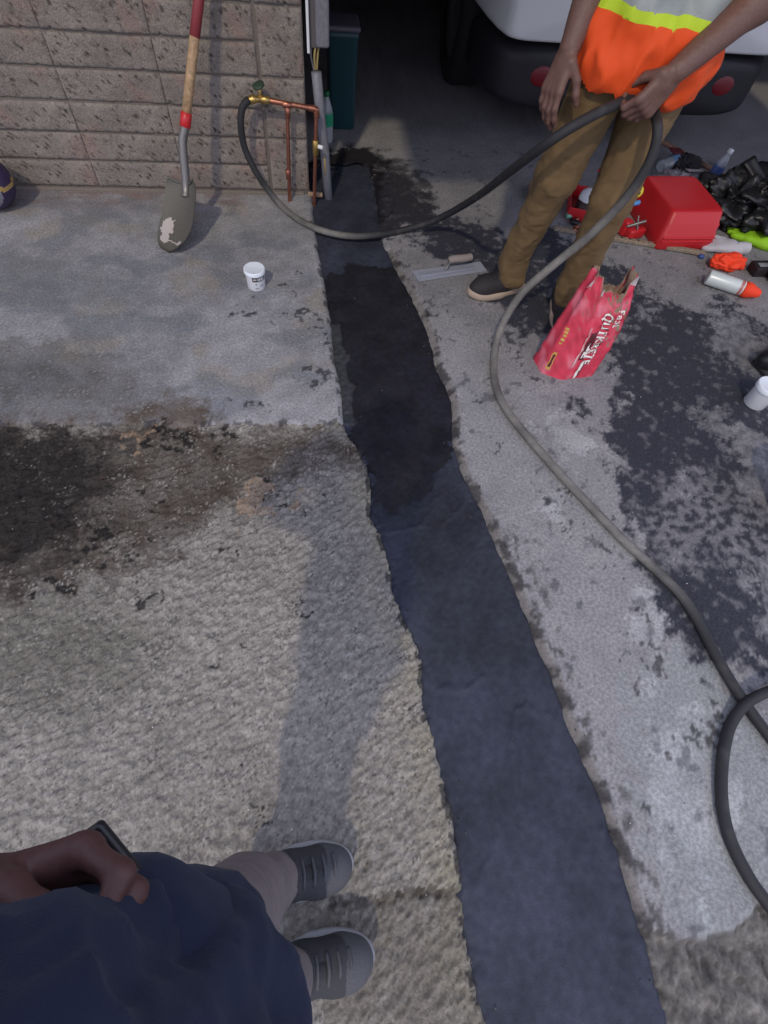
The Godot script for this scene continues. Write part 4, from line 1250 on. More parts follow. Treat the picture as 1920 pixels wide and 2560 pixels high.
	for q in [[kL, aL], [kR, aR]]:
		var a: Vector3 = q[1] - o
		var k: Vector3 = q[0] - o
		var calf := k.lerp(a, 0.35) + Vector3(-0.012, 0, 0)
		var sk := nets([[k + Vector3(-0.01, 0.2, 0.02), k, 0.075, 0.060], [k, calf, 0.058, 0.062], [calf, a + Vector3(-0.01, 0.03, 0), 0.062, 0.043], [a + Vector3(-0.01, 0.04, 0), a + Vector3(-0.01, -0.02, 0), 0.043, 0.044]], 0.009, 0.03)
		part("legging", net_mesh(fold(sk, 0.0035, Vector3(9, 16, 9), func(p): return Vector3(a.x, p.y, a.z)), func(p): return p.y < 0.66), mat(lin(0.25, 0.215, 0.215), 0.9, 0, {"tex": "cloth", "nrm": "weave", "ns": 0.5, "tri": 9.0}), t)
	var cap := mat(lin(0.11, 0.115, 0.13), 0.85, 0, {"tex": "speck", "nrm": "weave", "ns": 0.4, "tri": 5.0})
	var upper := mat(lin(0.055, 0.057, 0.067), 0.8, 0, {"tex": "speck", "nrm": "weave", "ns": 0.6, "tri": 7.0})
	var sole := mat(lin(0.42, 0.43, 0.45), 0.75, 0, {"tex": "speck", "tri": 6.0})
	shoe(t, aL - o, Vector3(1, 0, -0.06).normalized(), upper, sole, 0.245, cap)
	shoe(t, aR - o, Vector3(1, 0, -0.02).normalized(), upper, sole, 0.255, cap)
	# what the lowered hand holds
	var ph := thing("phone", "black phone with pale edge held in photographer's lowered hand", "phone", gp(262, 2200, 0.905))
	part("case", rbox(Vector3(0.05, 0.085, 0.010), 0.004, 3), M.black_plastic, ph)
	part("edge", rbox(Vector3(0.003, 0.03, 0.011), 0.001, 1), M.white_plastic, ph, Vector3(0.0, 0.015, 0.0015))
	ph.rotation = Vector3(-1.0, 0.25, 0.3)

# ---------- pipes and hose ----------
func plumbing() -> void:
	var pz := -2.635
	var tap := thing("copper_standpipe", "bare copper pipe frame with brass tap in front of the block wall", "pipe", Vector3(-0.05, 0, pz))
	var o := tap.position
	var a := wp(722, 484, pz); a.y = -0.03
	var a2 := wp(718, 262, pz)
	var b := wp(785, 502, pz); b.y = -0.03
	var b2 := wp(791, 273, pz)
	var e := wp(668, 251, pz)
	part("upright", rod(a - o, a2 - o, 0.0085, 14), M.copper, tap)
	part("upright", rod(b - o, b2 - o, 0.0085, 14), M.copper, tap)
	part("crossbar", rod(e - o, b2 - o, 0.0105, 14), M.copper, tap)
	var m := a.lerp(a2, 0.42)
	var ref := wp(720, 430, pz)
	part("coupling", rod(ref - o - Vector3(0, 0.03, 0), ref - o + Vector3(0, 0.01, 0), 0.0112, 14), M.copper, tap)
	part("coupling", rod(a2 - o - Vector3(0, 0.05, 0), a2 - o - Vector3(0, 0.01, 0), 0.0112, 14), M.copper, tap)
	part("coupling", rod(a2 - o - Vector3(0.02, -0.002, 0), a2 - o + Vector3(0.02, -0.002, 0), 0.013, 14), M.copper, tap)
	var elb := spline([b2 - o - Vector3(0.03, -0.003, 0), b2 - o - Vector3(0.006, 0, 0), b2 - o - Vector3(0, 0.006, 0), b2 - o - Vector3(0, 0.03, 0)], 0.004)
	part("elbow", tube(elb, 0.0128, 14), M.copper, tap)
	var vb := wp(789, 366, pz)
	part("valve_body", rod(vb - o - Vector3(0, 0.035, 0), vb - o + Vector3(0, 0.025, 0), 0.0135, 14), M.brass, tap)
	part("valve_cap", rod(vb - o + Vector3(0.008, 0, 0.0), vb - o + Vector3(0.032, 0.0, 0.012), 0.0085, 12), M.white_plastic, tap)
	# tap at the free end
	var tp := wp(652, 248, pz)
	part("tap_body", rod(e - o + Vector3(0.012, 0, 0), tp - o, 0.014, 14), M.brass, tap)
	var stem := wp(648, 222, pz)
	part("tap_stem", rod(tp - o, stem - o, 0.007, 10), M.brass, tap)
	var hd := part("tap_handle", lathe([Vector2(0, 0.006), Vector2(0.016, 0.005), Vector2(0.025, 0.002), Vector2(0.025, -0.004), Vector2(0.01, -0.006), Vector2(0, -0.006)], 20), mat(lin(0.03, 0.055, 0.035), 0.6), tap, wp(646, 213, pz) - o)
	hd.rotation = Vector3(0.2, 0, 0.25)
	var h0 := wp(622, 250, pz + 0.01)
	part("spout", rod(tp - o, h0 - o, 0.0125, 14), M.brass, tap)
	part("hose_nut", rod(wp(640, 245, pz) - o, wp(622, 252, pz + 0.005) - o, 0.0165, 8), M.brass, tap)
	# grey conduit leaning in the gap beside the wall
	var cz := -2.70
	var con := thing("grey_conduit", "grey plastic conduit with yellow stripe rising from trench to cable box", "conduit", wp(822, 492, cz) * Vector3(1, 0, 1))
	var co := con.position
	part("pipe", tube(PackedVector3Array([wp(822, 500, cz) - co - Vector3(0, 0.03, 0), wp(812, 380, cz) - co, wp(802, 300, cz) - co, wp(791, 180, cz) - co]), 0.0215, 16), M.grey_plastic, con)
	part("stripe", tube(PackedVector3Array([wp(814, 436, cz + 0.0215) - co, wp(811, 392, cz + 0.0215) - co]), 0.0028, 6), mat(lin(0.50, 0.33, 0.06), 0.5), con)
	solo("drain_stub", rod(wp(770, 486, -2.69), wp(806, 488, -2.69), 0.012, 12), M.raw_wood, "short pale stub between copper pipe and grey conduit", "pipe")
	# the hose: from tap along the ground up to the hand, down again and away
	var r := 0.0145
	var p := [h0, wp(607, 268, -2.61), wp(602, 310, -2.60), wp(612, 370, -2.60), wp(640, 430, -2.58), wp(672, 478, -2.58), gp(705, 516, 0.02), gp(740, 545, 0.018), gp(800, 575, r + 0.002), gp(870, 590, r + 0.002), gp(940, 588, r + 0.004), gp(1010, 575, 0.02), gp(1070, 558, 0.06), gp(1130, 530, 0.16), gp(1200, 487, 0.36), gp(1280, 425, 0.59), gp(1350, 372, 0.71), gp(1410, 330, 0.768), gp(1480, 290, 0.805), gp(1540, 262, 0.825), gp(1580, 248, 0.832), gp(1610, 255, 0.828), gp(1634, 280, 0.80), gp(1644, 320, 0.785), gp(1635, 375, 0.74), gp(1604, 440, 0.675), gp(1550, 512, 0.585), gp(1470, 592, 0.475), gp(1385, 662, 0.365), gp(1310, 728, 0.25), gp(1264, 795, 0.13), gp(1243, 850, 0.055)]
	for q in [[1235, 900], [1237, 950], [1252, 1000], [1285, 1050], [1330, 1105], [1400, 1185], [1480, 1270], [1560, 1352], [1640, 1425], [1700, 1485], [1740, 1545], [1790, 1640], [1850, 1740], [1930, 1850], [2060, 2010], [2240, 2110], [2420, 2060], [2470, 1900], [2360, 1760]]:
		p.append(gp(q[0], q[1], r + 0.003))
	for q in [[2180, 1695], [2020, 1690], [1935, 1722], [1868, 1752], [1832, 1800], [1812, 1860], [1803, 1940], [1806, 2020], [1824, 2095], [1856, 2165], [1900, 2235], [1975, 2320], [2120, 2420], [2400, 2520]]:
		p.append(gp(q[0], q[1], r + 0.003))
	p[p.size() - 11].y = 0.032; p[p.size() - 12].y = 0.045; p[p.size() - 13].y = 0.045     # the loop lies over its own tail
	var path := spline(p, 0.012)
	# dried cement clings to the stretches that were dragged through it
	var zone := []
	for q in [[gp(1540, 520, 0.57), gp(1680, 1470, r)], [gp(690, 500, 0.04), gp(880, 590, r)]]:
		var z0 := 0
		var z1 := 0
		for i in path.size():
			if path[i].distance_to(q[0]) < path[z0].distance_to(q[0]): z0 = i
			if path[i].distance_to(q[1]) < path[z1].distance_to(q[1]): z1 = i
		zone.append([z0, z1])
	var dusty := func(i: int, p: Vector3) -> Color:
		var f := 0.0
		for z in zone: f = maxf(f, smoothstep(z[0] - 12.0, z[0] + 12.0, i) * smoothstep(z[1] + 14.0, z[1] - 14.0, i))
		f = f * (0.85 + n_mid.get_noise_3d(p.x, p.y, p.z) * 0.7) + maxf(0.0, n_mid.get_noise_3d(p.x * 2.0, p.y * 2.0, p.z * 2.0) - 0.2) * 0.35
		return tint(Color(0.028, 0.029, 0.033), Color(0.25, 0.24, 0.22) * (1.0 + n_fine.get_noise_3d(p.x, p.y, p.z) * 0.3), f)
	var hosem := mat(Color.WHITE, 0.7, 0, {"vc": 1, "tex": "speck", "nrm": "fine", "ns": 0.3, "tri": 5.0})
	solo("garden_hose", tube(path, r, 14, true, dusty), hosem, "long black hose crusted with cement from brass tap through worker's hand", "hose")

# ---------- tools ----------
func tools() -> void:
	# shovel leaning on the wall, blade on the slab
	var tip := gp(421, 632, 0.004)
	var sh := thing("shovel", "round point shovel with wooden handle leaning on the block wall", "shovel", tip)
	var neck := wp(467, 462, -2.43) - tip
	var ax := (-neck).normalized()                       # neck to tip
	var wid := (wp(508, 502, -2.34) - wp(424, 450, -2.52)).normalized()
	wid = (wid - ax * wid.dot(ax)).normalized()
	var nor := ax.cross(wid)
	if nor.dot(EYE - tip) < 0: nor = -nor
	var L := neck.length()
	var v := PackedVector3Array()
	var idx := PackedInt32Array()
	var ns := 26
	var nt := 18
	var hw := func(s: float) -> float:
		if s < 0.06: return lerpf(0.072, 0.088, s / 0.06)
		if s < 0.55: return lerpf(0.088, 0.097, (s - 0.06) / 0.49)
		return 0.097 * sqrt(maxf(0.0, 1.0 - pow((s - 0.55) / 0.45, 2.2)))
	var surf := func(s: float, u: float) -> Vector3:
		var w: float = hw.call(s)
		var dish := 0.040 * u * u * (1.0 - 0.6 * s) - 0.020 * sin(s * PI) - 0.004
		if s < 0.1: dish += 0.006 * (1.0 - s / 0.1)
		return neck + ax * (L * s) + wid * u * w + nor * dish
	for i in ns + 1:
		for j in nt + 1: v.append(surf.call(float(i) / ns, float(j) / nt * 2.0 - 1.0))
	for i in ns:
		for j in nt:
			var a := i * (nt + 1) + j
			idx.append_array([a, a + 1, a + nt + 1, a + 1, a + nt + 2, a + nt + 1])
	# back of the blade, 2 mm behind
	var b0 := v.size()
	for i in b0: v.append(v[i] - nor * 0.002)
	var front := idx.duplicate()
	for i in range(0, front.size(), 3): idx.append_array([front[i] + b0, front[i + 2] + b0, front[i + 1] + b0])
	var blade := part("blade", build(v, idx), mat(lin(0.16, 0.155, 0.135), 0.65, 0.25, {"tex": "speck", "tri": 3.0}), sh)
	# rolled shoulders
	part("step", tube(spline([surf.call(0.0, -1.0), surf.call(0.0, -0.5) + nor * 0.004, surf.call(0.0, 0.0), surf.call(0.0, 0.5) + nor * 0.004, surf.call(0.0, 1.0)], 0.01), 0.005, 8), mat(lin(0.12, 0.12, 0.11), 0.6, 0.3), blade)
	# dried white plaster
	var pv := PackedVector3Array()
	var pi := PackedInt32Array()
	var gx := 26
	var gy := 30
	var id := {}
	for i in gy + 1:
		for j in gx + 1:
			var s := 0.42 + 0.52 * i / gy
			var u := -0.98 + 1.7 * j / gx
			var q := Vector2(u, s)
			var inn := (Vector2((u + 0.58) / 0.36, (s - 0.62) / 0.16).length() + n_mid.get_noise_2d(u, s * 3.0) * 0.5 < 1.0) or (Vector2((u + 0.62) / 0.30, (s - 0.80) / 0.08).length() < 0.9) or (absf(s - (0.80 + (u + 0.5) * 0.06)) < 0.018 + n_mid.get_noise_2d(u * 2.0, s) * 0.012 and u > -0.6 and u < 0.62) or (Vector2((u - 0.5) / 0.25, (s - 0.84) / 0.045).length() < 1.0)
			if inn:
				id[i * 100 + j] = pv.size()
				pv.append(surf.call(s, u) + nor * 0.002)
	for i in gy:
		for j in gx:
			var k := [i * 100 + j, i * 100 + j + 1, i * 100 + 101 + j, i * 100 + 100 + j]
			if id.has(k[0]) and id.has(k[1]) and id.has(k[2]) and id.has(k[3]):
				pi.append_array([id[k[0]], id[k[1]], id[k[2]], id[k[0]], id[k[2]], id[k[3]]])
	part("plaster", build(pv, pi), mat(lin(0.62, 0.55, 0.52), 0.9, 0, {"tex": "speck", "tri": 8.0}), blade)
	# socket, collar, handle
	var s0: Vector3 = surf.call(0.16, 0.0) + nor * 0.002
	var c1 := wp(457, 362, -2.475) - tip
	var c2 := wp(463, 318, -2.495) - tip
	var c3 := wp(466, 285, -2.51) - tip
	var topv := wp(498, 0, -2.60) - tip
	var dirh := (topv - c3).normalized()
	part("socket", tube(spline([s0, neck + nor * 0.004, c1, c2, c3], 0.01), 0.0175, 16), M.steel, sh)
	part("collar", rod(c2, c3 + dirh * 0.005, 0.0215, 16), M.red_tape, sh)
	var r0 := wp(487, 92, -2.575) - tip
	part("handle", tube(PackedVector3Array([c3, c3.lerp(r0, 0.5), r0, r0 + dirh * 0.05]), 0.0185, 16), M.wood, sh)
	part("painted_grip", tube(PackedVector3Array([r0, r0 + dirh * 0.10, r0 + dirh * 0.3, r0 + dirh * 0.36]), [0.0192, 0.0192, 0.0192, 0.016], 16), mat(lin(0.34, 0.05, 0.06), 0.6, 0, {"tex": "speck", "tri": 9.0}), sh)

	# finishing trowel
	var tc := gp(1118, 684, 0.0)
	var p0 := gp(1029, 680); var p1 := gp(1047, 706); var p2 := gp(1217, 680); var p3 := gp(1200, 657)
	var tr := thing("finishing_trowel", "flat steel finishing trowel with pale handle lying by the trench", "trowel", tc)
	var up := Vector3(0, 0.006, 0)
	var f := []
	var lowr := [p0 - tc + Vector3(0, 0.003, 0), p1 - tc + Vector3(0, 0.003, 0), p2 - tc + Vector3(0, 0.003, 0), p3 - tc + Vector3(0, 0.003, 0)]
	var top := []
	for q in lowr: top.append(q + Vector3(0, 0.0025, 0))
	f.append(top)
	for i in 4: f.append([lowr[i], lowr[(i + 1) % 4], top[(i + 1) % 4], top[i]])
	part("plate", faces(f), mat(lin(0.46, 0.49, 0.58), 0.5, 0.15, {"tex": "speck", "tri": 3.0}), tr)
	var lx: Vector3 = (p2 - p1).normalized()
	part("spine", rbox(Vector3(0.27, 0.008, 0.022), 0.003, 2), mat(lin(0.40, 0.42, 0.50), 0.5, 0.15, {"tex": "speck", "tri": 5.0}), tr, Vector3(0.0, 0.010, 0.0)).rotation.y = -atan2(lx.z, lx.x)
	part("stem", tube(spline([gp(1114, 676, 0.012) - tc, gp(1122, 662, 0.035) - tc, gp(1126, 655, 0.05) - tc], 0.006), 0.006, 10), M.steel, tr)
	part("handle", tube(spline([gp(1123, 652, 0.045) - tc, gp(1135, 648, 0.05) - tc, gp(1160, 646, 0.048) - tc, gp(1177, 643, 0.045) - tc], 0.006), 0.0165, 14), mat(lin(0.36, 0.31, 0.29), 0.8, 0, {"tex": "speck", "tri": 8.0}), tr)

	tub(gp(642, 716), "small white plastic tub with black label standing on the slab", 0.0)
	tub(gp(1884, 1008), "plain white plastic tub with wide lid on the wet floor", 0.3, true)

	# ball by the wall
	var ball := thing("ball", "purple ball with a gold band resting against the wall base", "ball", Vector3(-1.345, 0.0, -2.545))
	var bv := PackedVector3Array()
	for kind in ["shell", "gold_band", "pale_panel"]:
		var vv := PackedVector3Array()
		var ii := PackedInt32Array()
		var N := 40
		for i in N + 1:
			for j in 2 * N + 1:
				var th := PI * i / N
				var ph := PI * j / N
				vv.append(Vector3(sin(th) * cos(ph), cos(th), sin(th) * sin(ph)) * 0.104 + Vector3(0, 0.105, 0))
		for i in N:
			for j in 2 * N:
				var th := PI * (i + 0.5) / N
				var ph := PI * (j + 0.5) / N
				var u := Vector3(sin(th) * cos(ph), cos(th), sin(th) * sin(ph))
				var k := "shell"
				var bd := u.dot(Vector3(0.45, 0.85, 0.15).normalized())
				if bd > 0.42 and bd < 0.56: k = "gold_band"
				elif u.dot(Vector3(0.2, -0.15, 0.95).normalized()) > 0.85: k = "pale_panel"
				if k == kind:
					var a := i * (2 * N + 1) + j
					ii.append_array([a, a + 1, a + 2 * N + 1, a + 1, a + 2 * N + 2, a + 2 * N + 1])
		part(kind, build(vv, ii), mat({"shell": lin(0.040, 0.026, 0.075), "gold_band": lin(0.42, 0.29, 0.10), "pale_panel": lin(0.22, 0.22, 0.25)}[kind], 0.5, 0, {"nrm": "fine", "ns": 0.3, "tri": 6.0, "world": false}), ball)

func tub(at: Vector3, label: String, turn: float, plain := false) -> void:
	var t := thing("plastic_tub", label, "tub", at, "white plastic tubs")
	t.rotation.y = turn
	var r := 0.040
	var h := 0.085
	if plain: r = 0.046; h = 0.10
	part("pot", lathe([Vector2(0, 0.002), Vector2(r * 0.86, 0.0), Vector2(r * 0.92, 0.003), Vector2(r * 0.98, h * 0.8), Vector2(r, h * 0.82)], 32), M.white_plastic, t)
	var lid := part("lid", lathe([Vector2(r * 1.0, h * 0.80), Vector2(r * 1.08, h * 0.80), Vector2(r * 1.09, h * 0.82), Vector2(r * 1.09, h * 0.985), Vector2(r * 1.05, h * 1.005), Vector2(r * 1.0, h * 1.008), Vector2(r * 0.97, h * 1.004), Vector2(0, h * 1.004)], 32), mat(lin(0.78, 0.84, 0.90), 0.42), t)
	if plain: return
	# printed sleeve: patches wrapped on the pot
	var wrap := func(a0: float, a1: float, y0: float, y1: float, off: float) -> ArrayMesh:
		var v := PackedVector3Array()
		var idx := PackedInt32Array()
		for i in 13:
			var a := lerpf(a0, a1, i / 12.0)
			for y in [y0, y1]:
				var rr: float = r * lerpf(0.92, 0.98, y / (h * 0.8)) + off
				v.append(Vector3(sin(a) * rr, y, cos(a) * rr))
		for i in 12: idx.append_array([i * 2, i * 2 + 1, i * 2 + 2, i * 2 + 1, i * 2 + 3, i * 2 + 2])
		return build(v, idx)
	var ink := mat(lin(0.03, 0.03, 0.035), 0.5)
	var lab := part("label", wrap.call(-0.30, 1.25, 0.046, 0.066, 0.0006), ink, t)
	part("emblem", wrap.call(-0.22, 0.16, 0.053, 0.060, 0.0012), mat(lin(0.5, 0.44, 0.42), 0.5), lab)
	for q in [[0.28, 0.38], [0.44, 0.58], [0.64, 0.80], [0.86, 1.0]]:
		part("print", wrap.call(q[0], q[1], 0.050, 0.062, 0.0012), mat(lin(0.62, 0.60, 0.64), 0.5), lab)
	for q in [[0.0, 0.14, 0.030, 0.040], [-0.06, 0.30, 0.012, 0.018], [0.5, 0.95, 0.020, 0.023], [0.5, 0.9, 0.027, 0.030]]:
		part("print", wrap.call(q[0], q[1], q[2], q[3], 0.0008), mat(lin(0.36, 0.34, 0.38), 0.5), lab)

# ---------- the torn bag of cement ----------
func bag() -> void:
	var fl := gp(1352, 932); var fr := gp(1477, 942)
	var t := thing("cement_bag", "torn open red paper bag of fast setting cement standing on concrete", "bag", (fl + fr) * 0.5)
	var o := t.position
	# ring of the bag at height y: front edge from left to right, sides, back
	var edge := func(y: float) -> Array:
		var k := y / 0.40
		var l := Vector3(lerpf(fl.x, fl.x + 0.070, pow(k, 1.1)), y, lerpf(fl.z, fl.z - 0.06, k))
		var r := Vector3(fr.x + 0.052 * sin(minf(k, 1.0) * PI * 0.62) - 0.045 * k * k, y, lerpf(fr.z, fr.z - 0.055, k))
		return [l, r]
	var topy := func(u: float) -> float:                   # torn rim: high at both corners, sagging between
		return 0.395 - 0.062 * smoothstep(0.14, 0.40, u) * smoothstep(0.98, 0.72, u) + 0.012 * n_fine.get_noise_2d(u * 0.4, 2.0) + 0.02 * smoothstep(0.8, 1.0, u)
	var front := func(u: float, k: float) -> Vector3:      # k 0..1 from ground to the rim
		var y: float = k * topy.call(u)
		var e: Array = edge.call(y)
		var p: Vector3 = e[0].lerp(e[1], u)
		p.y = y
		var ridge := 0.034 * (1.0 - absf(u - 0.36) / (0.36 if u < 0.36 else 0.64)) * (1.0 - k * 0.45)
		p.z += ridge - 0.030 * smoothstep(0.55, 1.0, k) * smoothstep(0.2, 0.45, u) * smoothstep(0.85, 0.55, u)
		p.z += n_mid.get_noise_2d(u * 0.9 + k * 0.3, k * 1.1) * 0.010 * smoothstep(0.1, 0.5, k) + n_fine.get_noise_2d(u * 0.22, k * 0.25) * 0.005
		return p - o
	var back := func(u: float, k: float) -> Vector3:
		var y: float = k * (float(topy.call(u)) + 0.006)
		var e: Array = edge.call(y)
		var p: Vector3 = e[0].lerp(e[1], u)
		p.y = y
		p.z -= 0.105 * (1.0 - 0.55 * k) * (0.75 + 0.25 * sin(u * PI)) + n_mid.get_noise_2d(u + 4.0, k) * 0.01
		p.x -= 0.012 * (1.0 - k)
		return p - o
	var v := PackedVector3Array()
	var c := PackedColorArray()
	var idx := PackedInt32Array()
	var nu := 30
	var nk := 36
	var red := Color(0.60, 0.045, 0.085)
	for j in nk + 1:
		var k := float(j) / nk
		for i in nu + 1: v.append(front.call(float(i) / nu, k))
		for i in range(1, 5):
			var a: Vector3 = front.call(1.0, k); var b: Vector3 = back.call(1.0, k)
			v.append(a.lerp(b, i / 5.0) - Vector3(0.020 * sin(i / 5.0 * PI) * k, 0, 0))
		for i in nu + 1: v.append(back.call(1.0 - float(i) / nu, k))
		for i in range(1, 5):
			var a: Vector3 = back.call(0.0, k); var b: Vector3 = front.call(0.0, k)
			v.append(a.lerp(b, i / 5.0) + Vector3(0.014 * sin(i / 5.0 * PI) * k, 0, 0))
	var ring := 2 * (nu + 1) + 8
	for i in v.size():
		var p := v[i]
		var q := n_mid.get_noise_3d(p.x * 2.0, p.y * 2.0, p.z * 2.0)
		var cc := red * (1.0 + q * 0.25)
		cc = tint(cc, Color(0.72, 0.22, 0.28), smoothstep(0.1, 0.45, n_mid.get_noise_3d(p.x * 1.2 + 5.0, p.y * 1.2, p.z)) * 0.7)   # cement dust
		c.append(cc)
	for j in nk:
		for i in ring:
			var a := j * ring + i
			var b := j * ring + (i + 1) % ring
			idx.append_array([a, b, a + ring, b, b + ring, a + ring])
	var sack := part("sack", build(v, idx, c), mat(Color.WHITE, 0.6, 0, {"vc": 1, "nrm": "fine", "ns": 0.3, "tri": 4.0}), t)
	# brown paper lining, just inside
	var lv := PackedVector3Array()
	var li := PackedInt32Array()
	var cen := Vector3.ZERO
	for j in range(nk / 3, nk + 1):
		cen = Vector3.ZERO
		for i in ring: cen += v[j * ring + i]
		cen /= ring
		for i in ring:
			var p := v[j * ring + i]
			var d := (cen - p) * Vector3(1, 0, 1)
			lv.append(p + d.normalized() * minf(0.003, d.length() * 0.4) + Vector3(0, 0.004 * (1.0 if j == nk else 0.0), 0))
	for j in lv.size() / ring - 1:
		for i in ring:
			var a := j * ring + i
			var b := j * ring + (i + 1) % ring
			li.append_array([a, a + ring, b, b, a + ring, b + ring])
	part("paper_lining", build(lv, li), mat(lin(0.38, 0.27, 0.19), 0.9, 0, {"tex": "speck", "tri": 6.0}), sack)
	# torn flaps of white paper at the rim
	for q in [[0.03, 0.93], [0.36, 0.98], [0.97, 0.94], [0.94, 0.98]]:
		var a: Vector3 = front.call(q[0], q[1]) + Vector3(0, 0, 0.003)
		var w := 0.010
		part("torn_flap", faces([[a + Vector3(-w, -0.014, 0), a + Vector3(w, -0.018, 0.001), a + Vector3(w * 0.5, 0.012, 0.002), a + Vector3(-w * 0.3, 0.008, 0.003)], [a + Vector3(-w * 0.3, 0.008, 0.003), a + Vector3(w * 0.5, 0.012, 0.002), a + Vector3(w * 0.2, 0.024, 0.006)]]), mat(lin(0.62, 0.55, 0.55), 0.8), sack)
	# print: lettering runs down the front, letter tops towards the right
	var dx := Vector2(0, -1)
	var ink_w := mat(lin(0.78, 0.74, 0.70), 0.6)
	var ink_d := mat(lin(0.10, 0.012, 0.02), 0.6)
	var ink_y := mat(lin(0.55, 0.34, 0.08), 0.6)
	var width := fl.distance_to(fr)
	var place := func(mesh: Mesh, u0: float, y0: float, scl: Vector2, lift: float, slant := 0.0) -> ArrayMesh:
		var a := mesh.surface_get_arrays(0)
		var pv: PackedVector3Array = a[Mesh.ARRAY_VERTEX]
		var out := PackedVector3Array()
		for p in pv:
			var u: float = u0 + (p.y * scl.y) / width + p.x * scl.x * slant / width
			var y: float = y0 - p.x * scl.x
			out.append(front.call(clampf(u, 0.0, 1.0), clampf(y / float(topy.call(clampf(u, 0, 1))), 0.0, 1.0)) + Vector3(0, 0, lift))
		var ix: PackedInt32Array = a[Mesh.ARRAY_INDEX] if a[Mesh.ARRAY_INDEX] != null else PackedInt32Array(range(pv.size()))
		return build(out, ix)
	var font := SystemFont.new()
	font.font_names = PackedStringArray(["Droid Sans"])
	font.font_weight = 700
	var word := func(txt: String, px: float) -> TextMesh:
		var m := TextMesh.new()
		m.font = font
		m.text = txt
		m.font_size = 64
		m.pixel_size = px
		m.depth = 0.0
		m.curve_step = 2.0
		m.horizontal_alignment = HORIZONTAL_ALIGNMENT_LEFT
		m.vertical_alignment = VERTICAL_ALIGNMENT_CENTER
		return m
	part("print", place.call(word.call("QUIKRETE", 0.00066), 0.675, 0.268, Vector2(1.0, 1.0), 0.0032, -0.02), ink_d, sack)
	part("print", place.call(word.call("QUIKRETE", 0.00066), 0.66, 0.27, Vector2(1.0, 1.0), 0.0045, -0.02), ink_w, sack)
	part("print", place.call(word.call("Fast", 0.00055), 0.86, 0.29, Vector2(1.0, 1.0), 0.004), ink_w, sack)
	var strip := func(u0: float, u1: float, y0: float, y1: float, m: Material, lift: float, lean := 0.0):
		var pv := PackedVector3Array()
		var ix := PackedInt32Array()
		for i in 13:
			var y := lerpf(y0, y1, i / 12.0)
			for u in [u0, lerpf(u0, u1, 0.5), u1]:
				var uu: float = u + lean * (y - y0) / 0.1
				pv.append(front.call(uu, y / float(topy.call(uu))) + Vector3(0, 0, lift))
		for i in 12:
			for j in 2:
				var a := i * 3 + j
				ix.append_array([a, a + 1, a + 3, a + 1, a + 4, a + 3])
		part("print", build(pv, ix), m, sack)
	strip.call(0.56, 0.62, 0.006, 0.085, ink_w, 0.004)
	strip.call(0.625, 0.65, 0.012, 0.075, ink_d, 0.0035)
	strip.call(0.40, 0.412, 0.06, 0.215, ink_w, 0.004)
	strip.call(0.425, 0.433, 0.06, 0.215, ink_w, 0.004)
	strip.call(0.46, 0.57, 0.09, 0.20, ink_d, 0.003)
	strip.call(0.47, 0.50, 0.10, 0.125, ink_w, 0.005, 0.05)
	strip.call(0.49, 0.56, 0.11, 0.122, ink_w, 0.005, 0.08)
	strip.call(0.53, 0.57, 0.10, 0.14, ink_w, 0.005, -0.03)
	strip.call(0.50, 0.52, 0.13, 0.16, ink_w, 0.005, 0.04)
	strip.call(0.02, 0.09, 0.025, 0.10, ink_y, 0.003)
	strip.call(0.035, 0.075, 0.035, 0.09, ink_d, 0.004)
	for q in [0.135, 0.150, 0.165, 0.178, 0.19]: strip.call(0.02, 0.075, q, q + 0.009, ink_y, 0.003)

# ---------- things heaped beside the worker ----------
func crumple(c: Vector3, size: Vector3, seed_: int, amp: float, freq := 7.0, seg := 26) -> ArrayMesh:
	# a crumpled heap of film or cloth resting on the floor
	var v := PackedVector3Array()
	var idx := PackedInt32Array()
	for i in seg + 1:
		for j in seg * 2:
			var th := PI * i / seg
			var ph := PI * j / seg
			var u := Vector3(sin(th) * cos(ph), cos(th), sin(th) * sin(ph))
			var w := u * freq * 0.13 + Vector3.ONE * seed_ * 3.7
			w *= 7.0
			var r := 1.0 + amp * 1.6 * n_fold.get_noise_3d(w.x, w.y, w.z) + amp * 0.5 * (0.6 - absf(n_fold.get_noise_3d(w.x * 1.7, w.y * 1.7, w.z * 1.7)) * 2.6)
			var p := c + u * size * r
			p.y = maxf(p.y, 0.003)
			v.append(p)
	for i in seg:
		for j in seg * 2:
			var j2 := (j + 1) % (seg * 2)
			var a := i * seg * 2 + j
			var b := i * seg * 2 + j2
			idx.append_array([a, b, a + seg * 2, b, b + seg * 2, a + seg * 2])
	return build(v, idx)

func glove(label: String, at: Vector3, turn: float, m: Material, cuff: Material, s := 1.0) -> void:
	var t := thing("work_glove", label, "glove", at, "work gloves on the floor")
	t.rotation.y = turn
	var b := hand_bones(Vector3(0, 0.022, 0), Vector3(1, 0.0, 0), Vector3(0, -1, 0), Vector3(0, 0.0, 1), [0.12, 0.25, 0.2], 1.15 * s)
	for q in b:
		q[2] *= 1.25; q[3] *= 1.3
		q[0].y = maxf(q[0].y, 0.014); q[1].y = maxf(q[1].y, 0.013)
	part("glove", net_mesh(nets(b, 0.0055, 0.012)), m, t)
	part("cuff", tube(PackedVector3Array([Vector3(0.01, 0.026, 0), Vector3(-0.03, 0.028, 0), Vector3(-0.05, 0.028, 0.004)]), [0.027, 0.031, 0.029], 16, false), cuff, t)

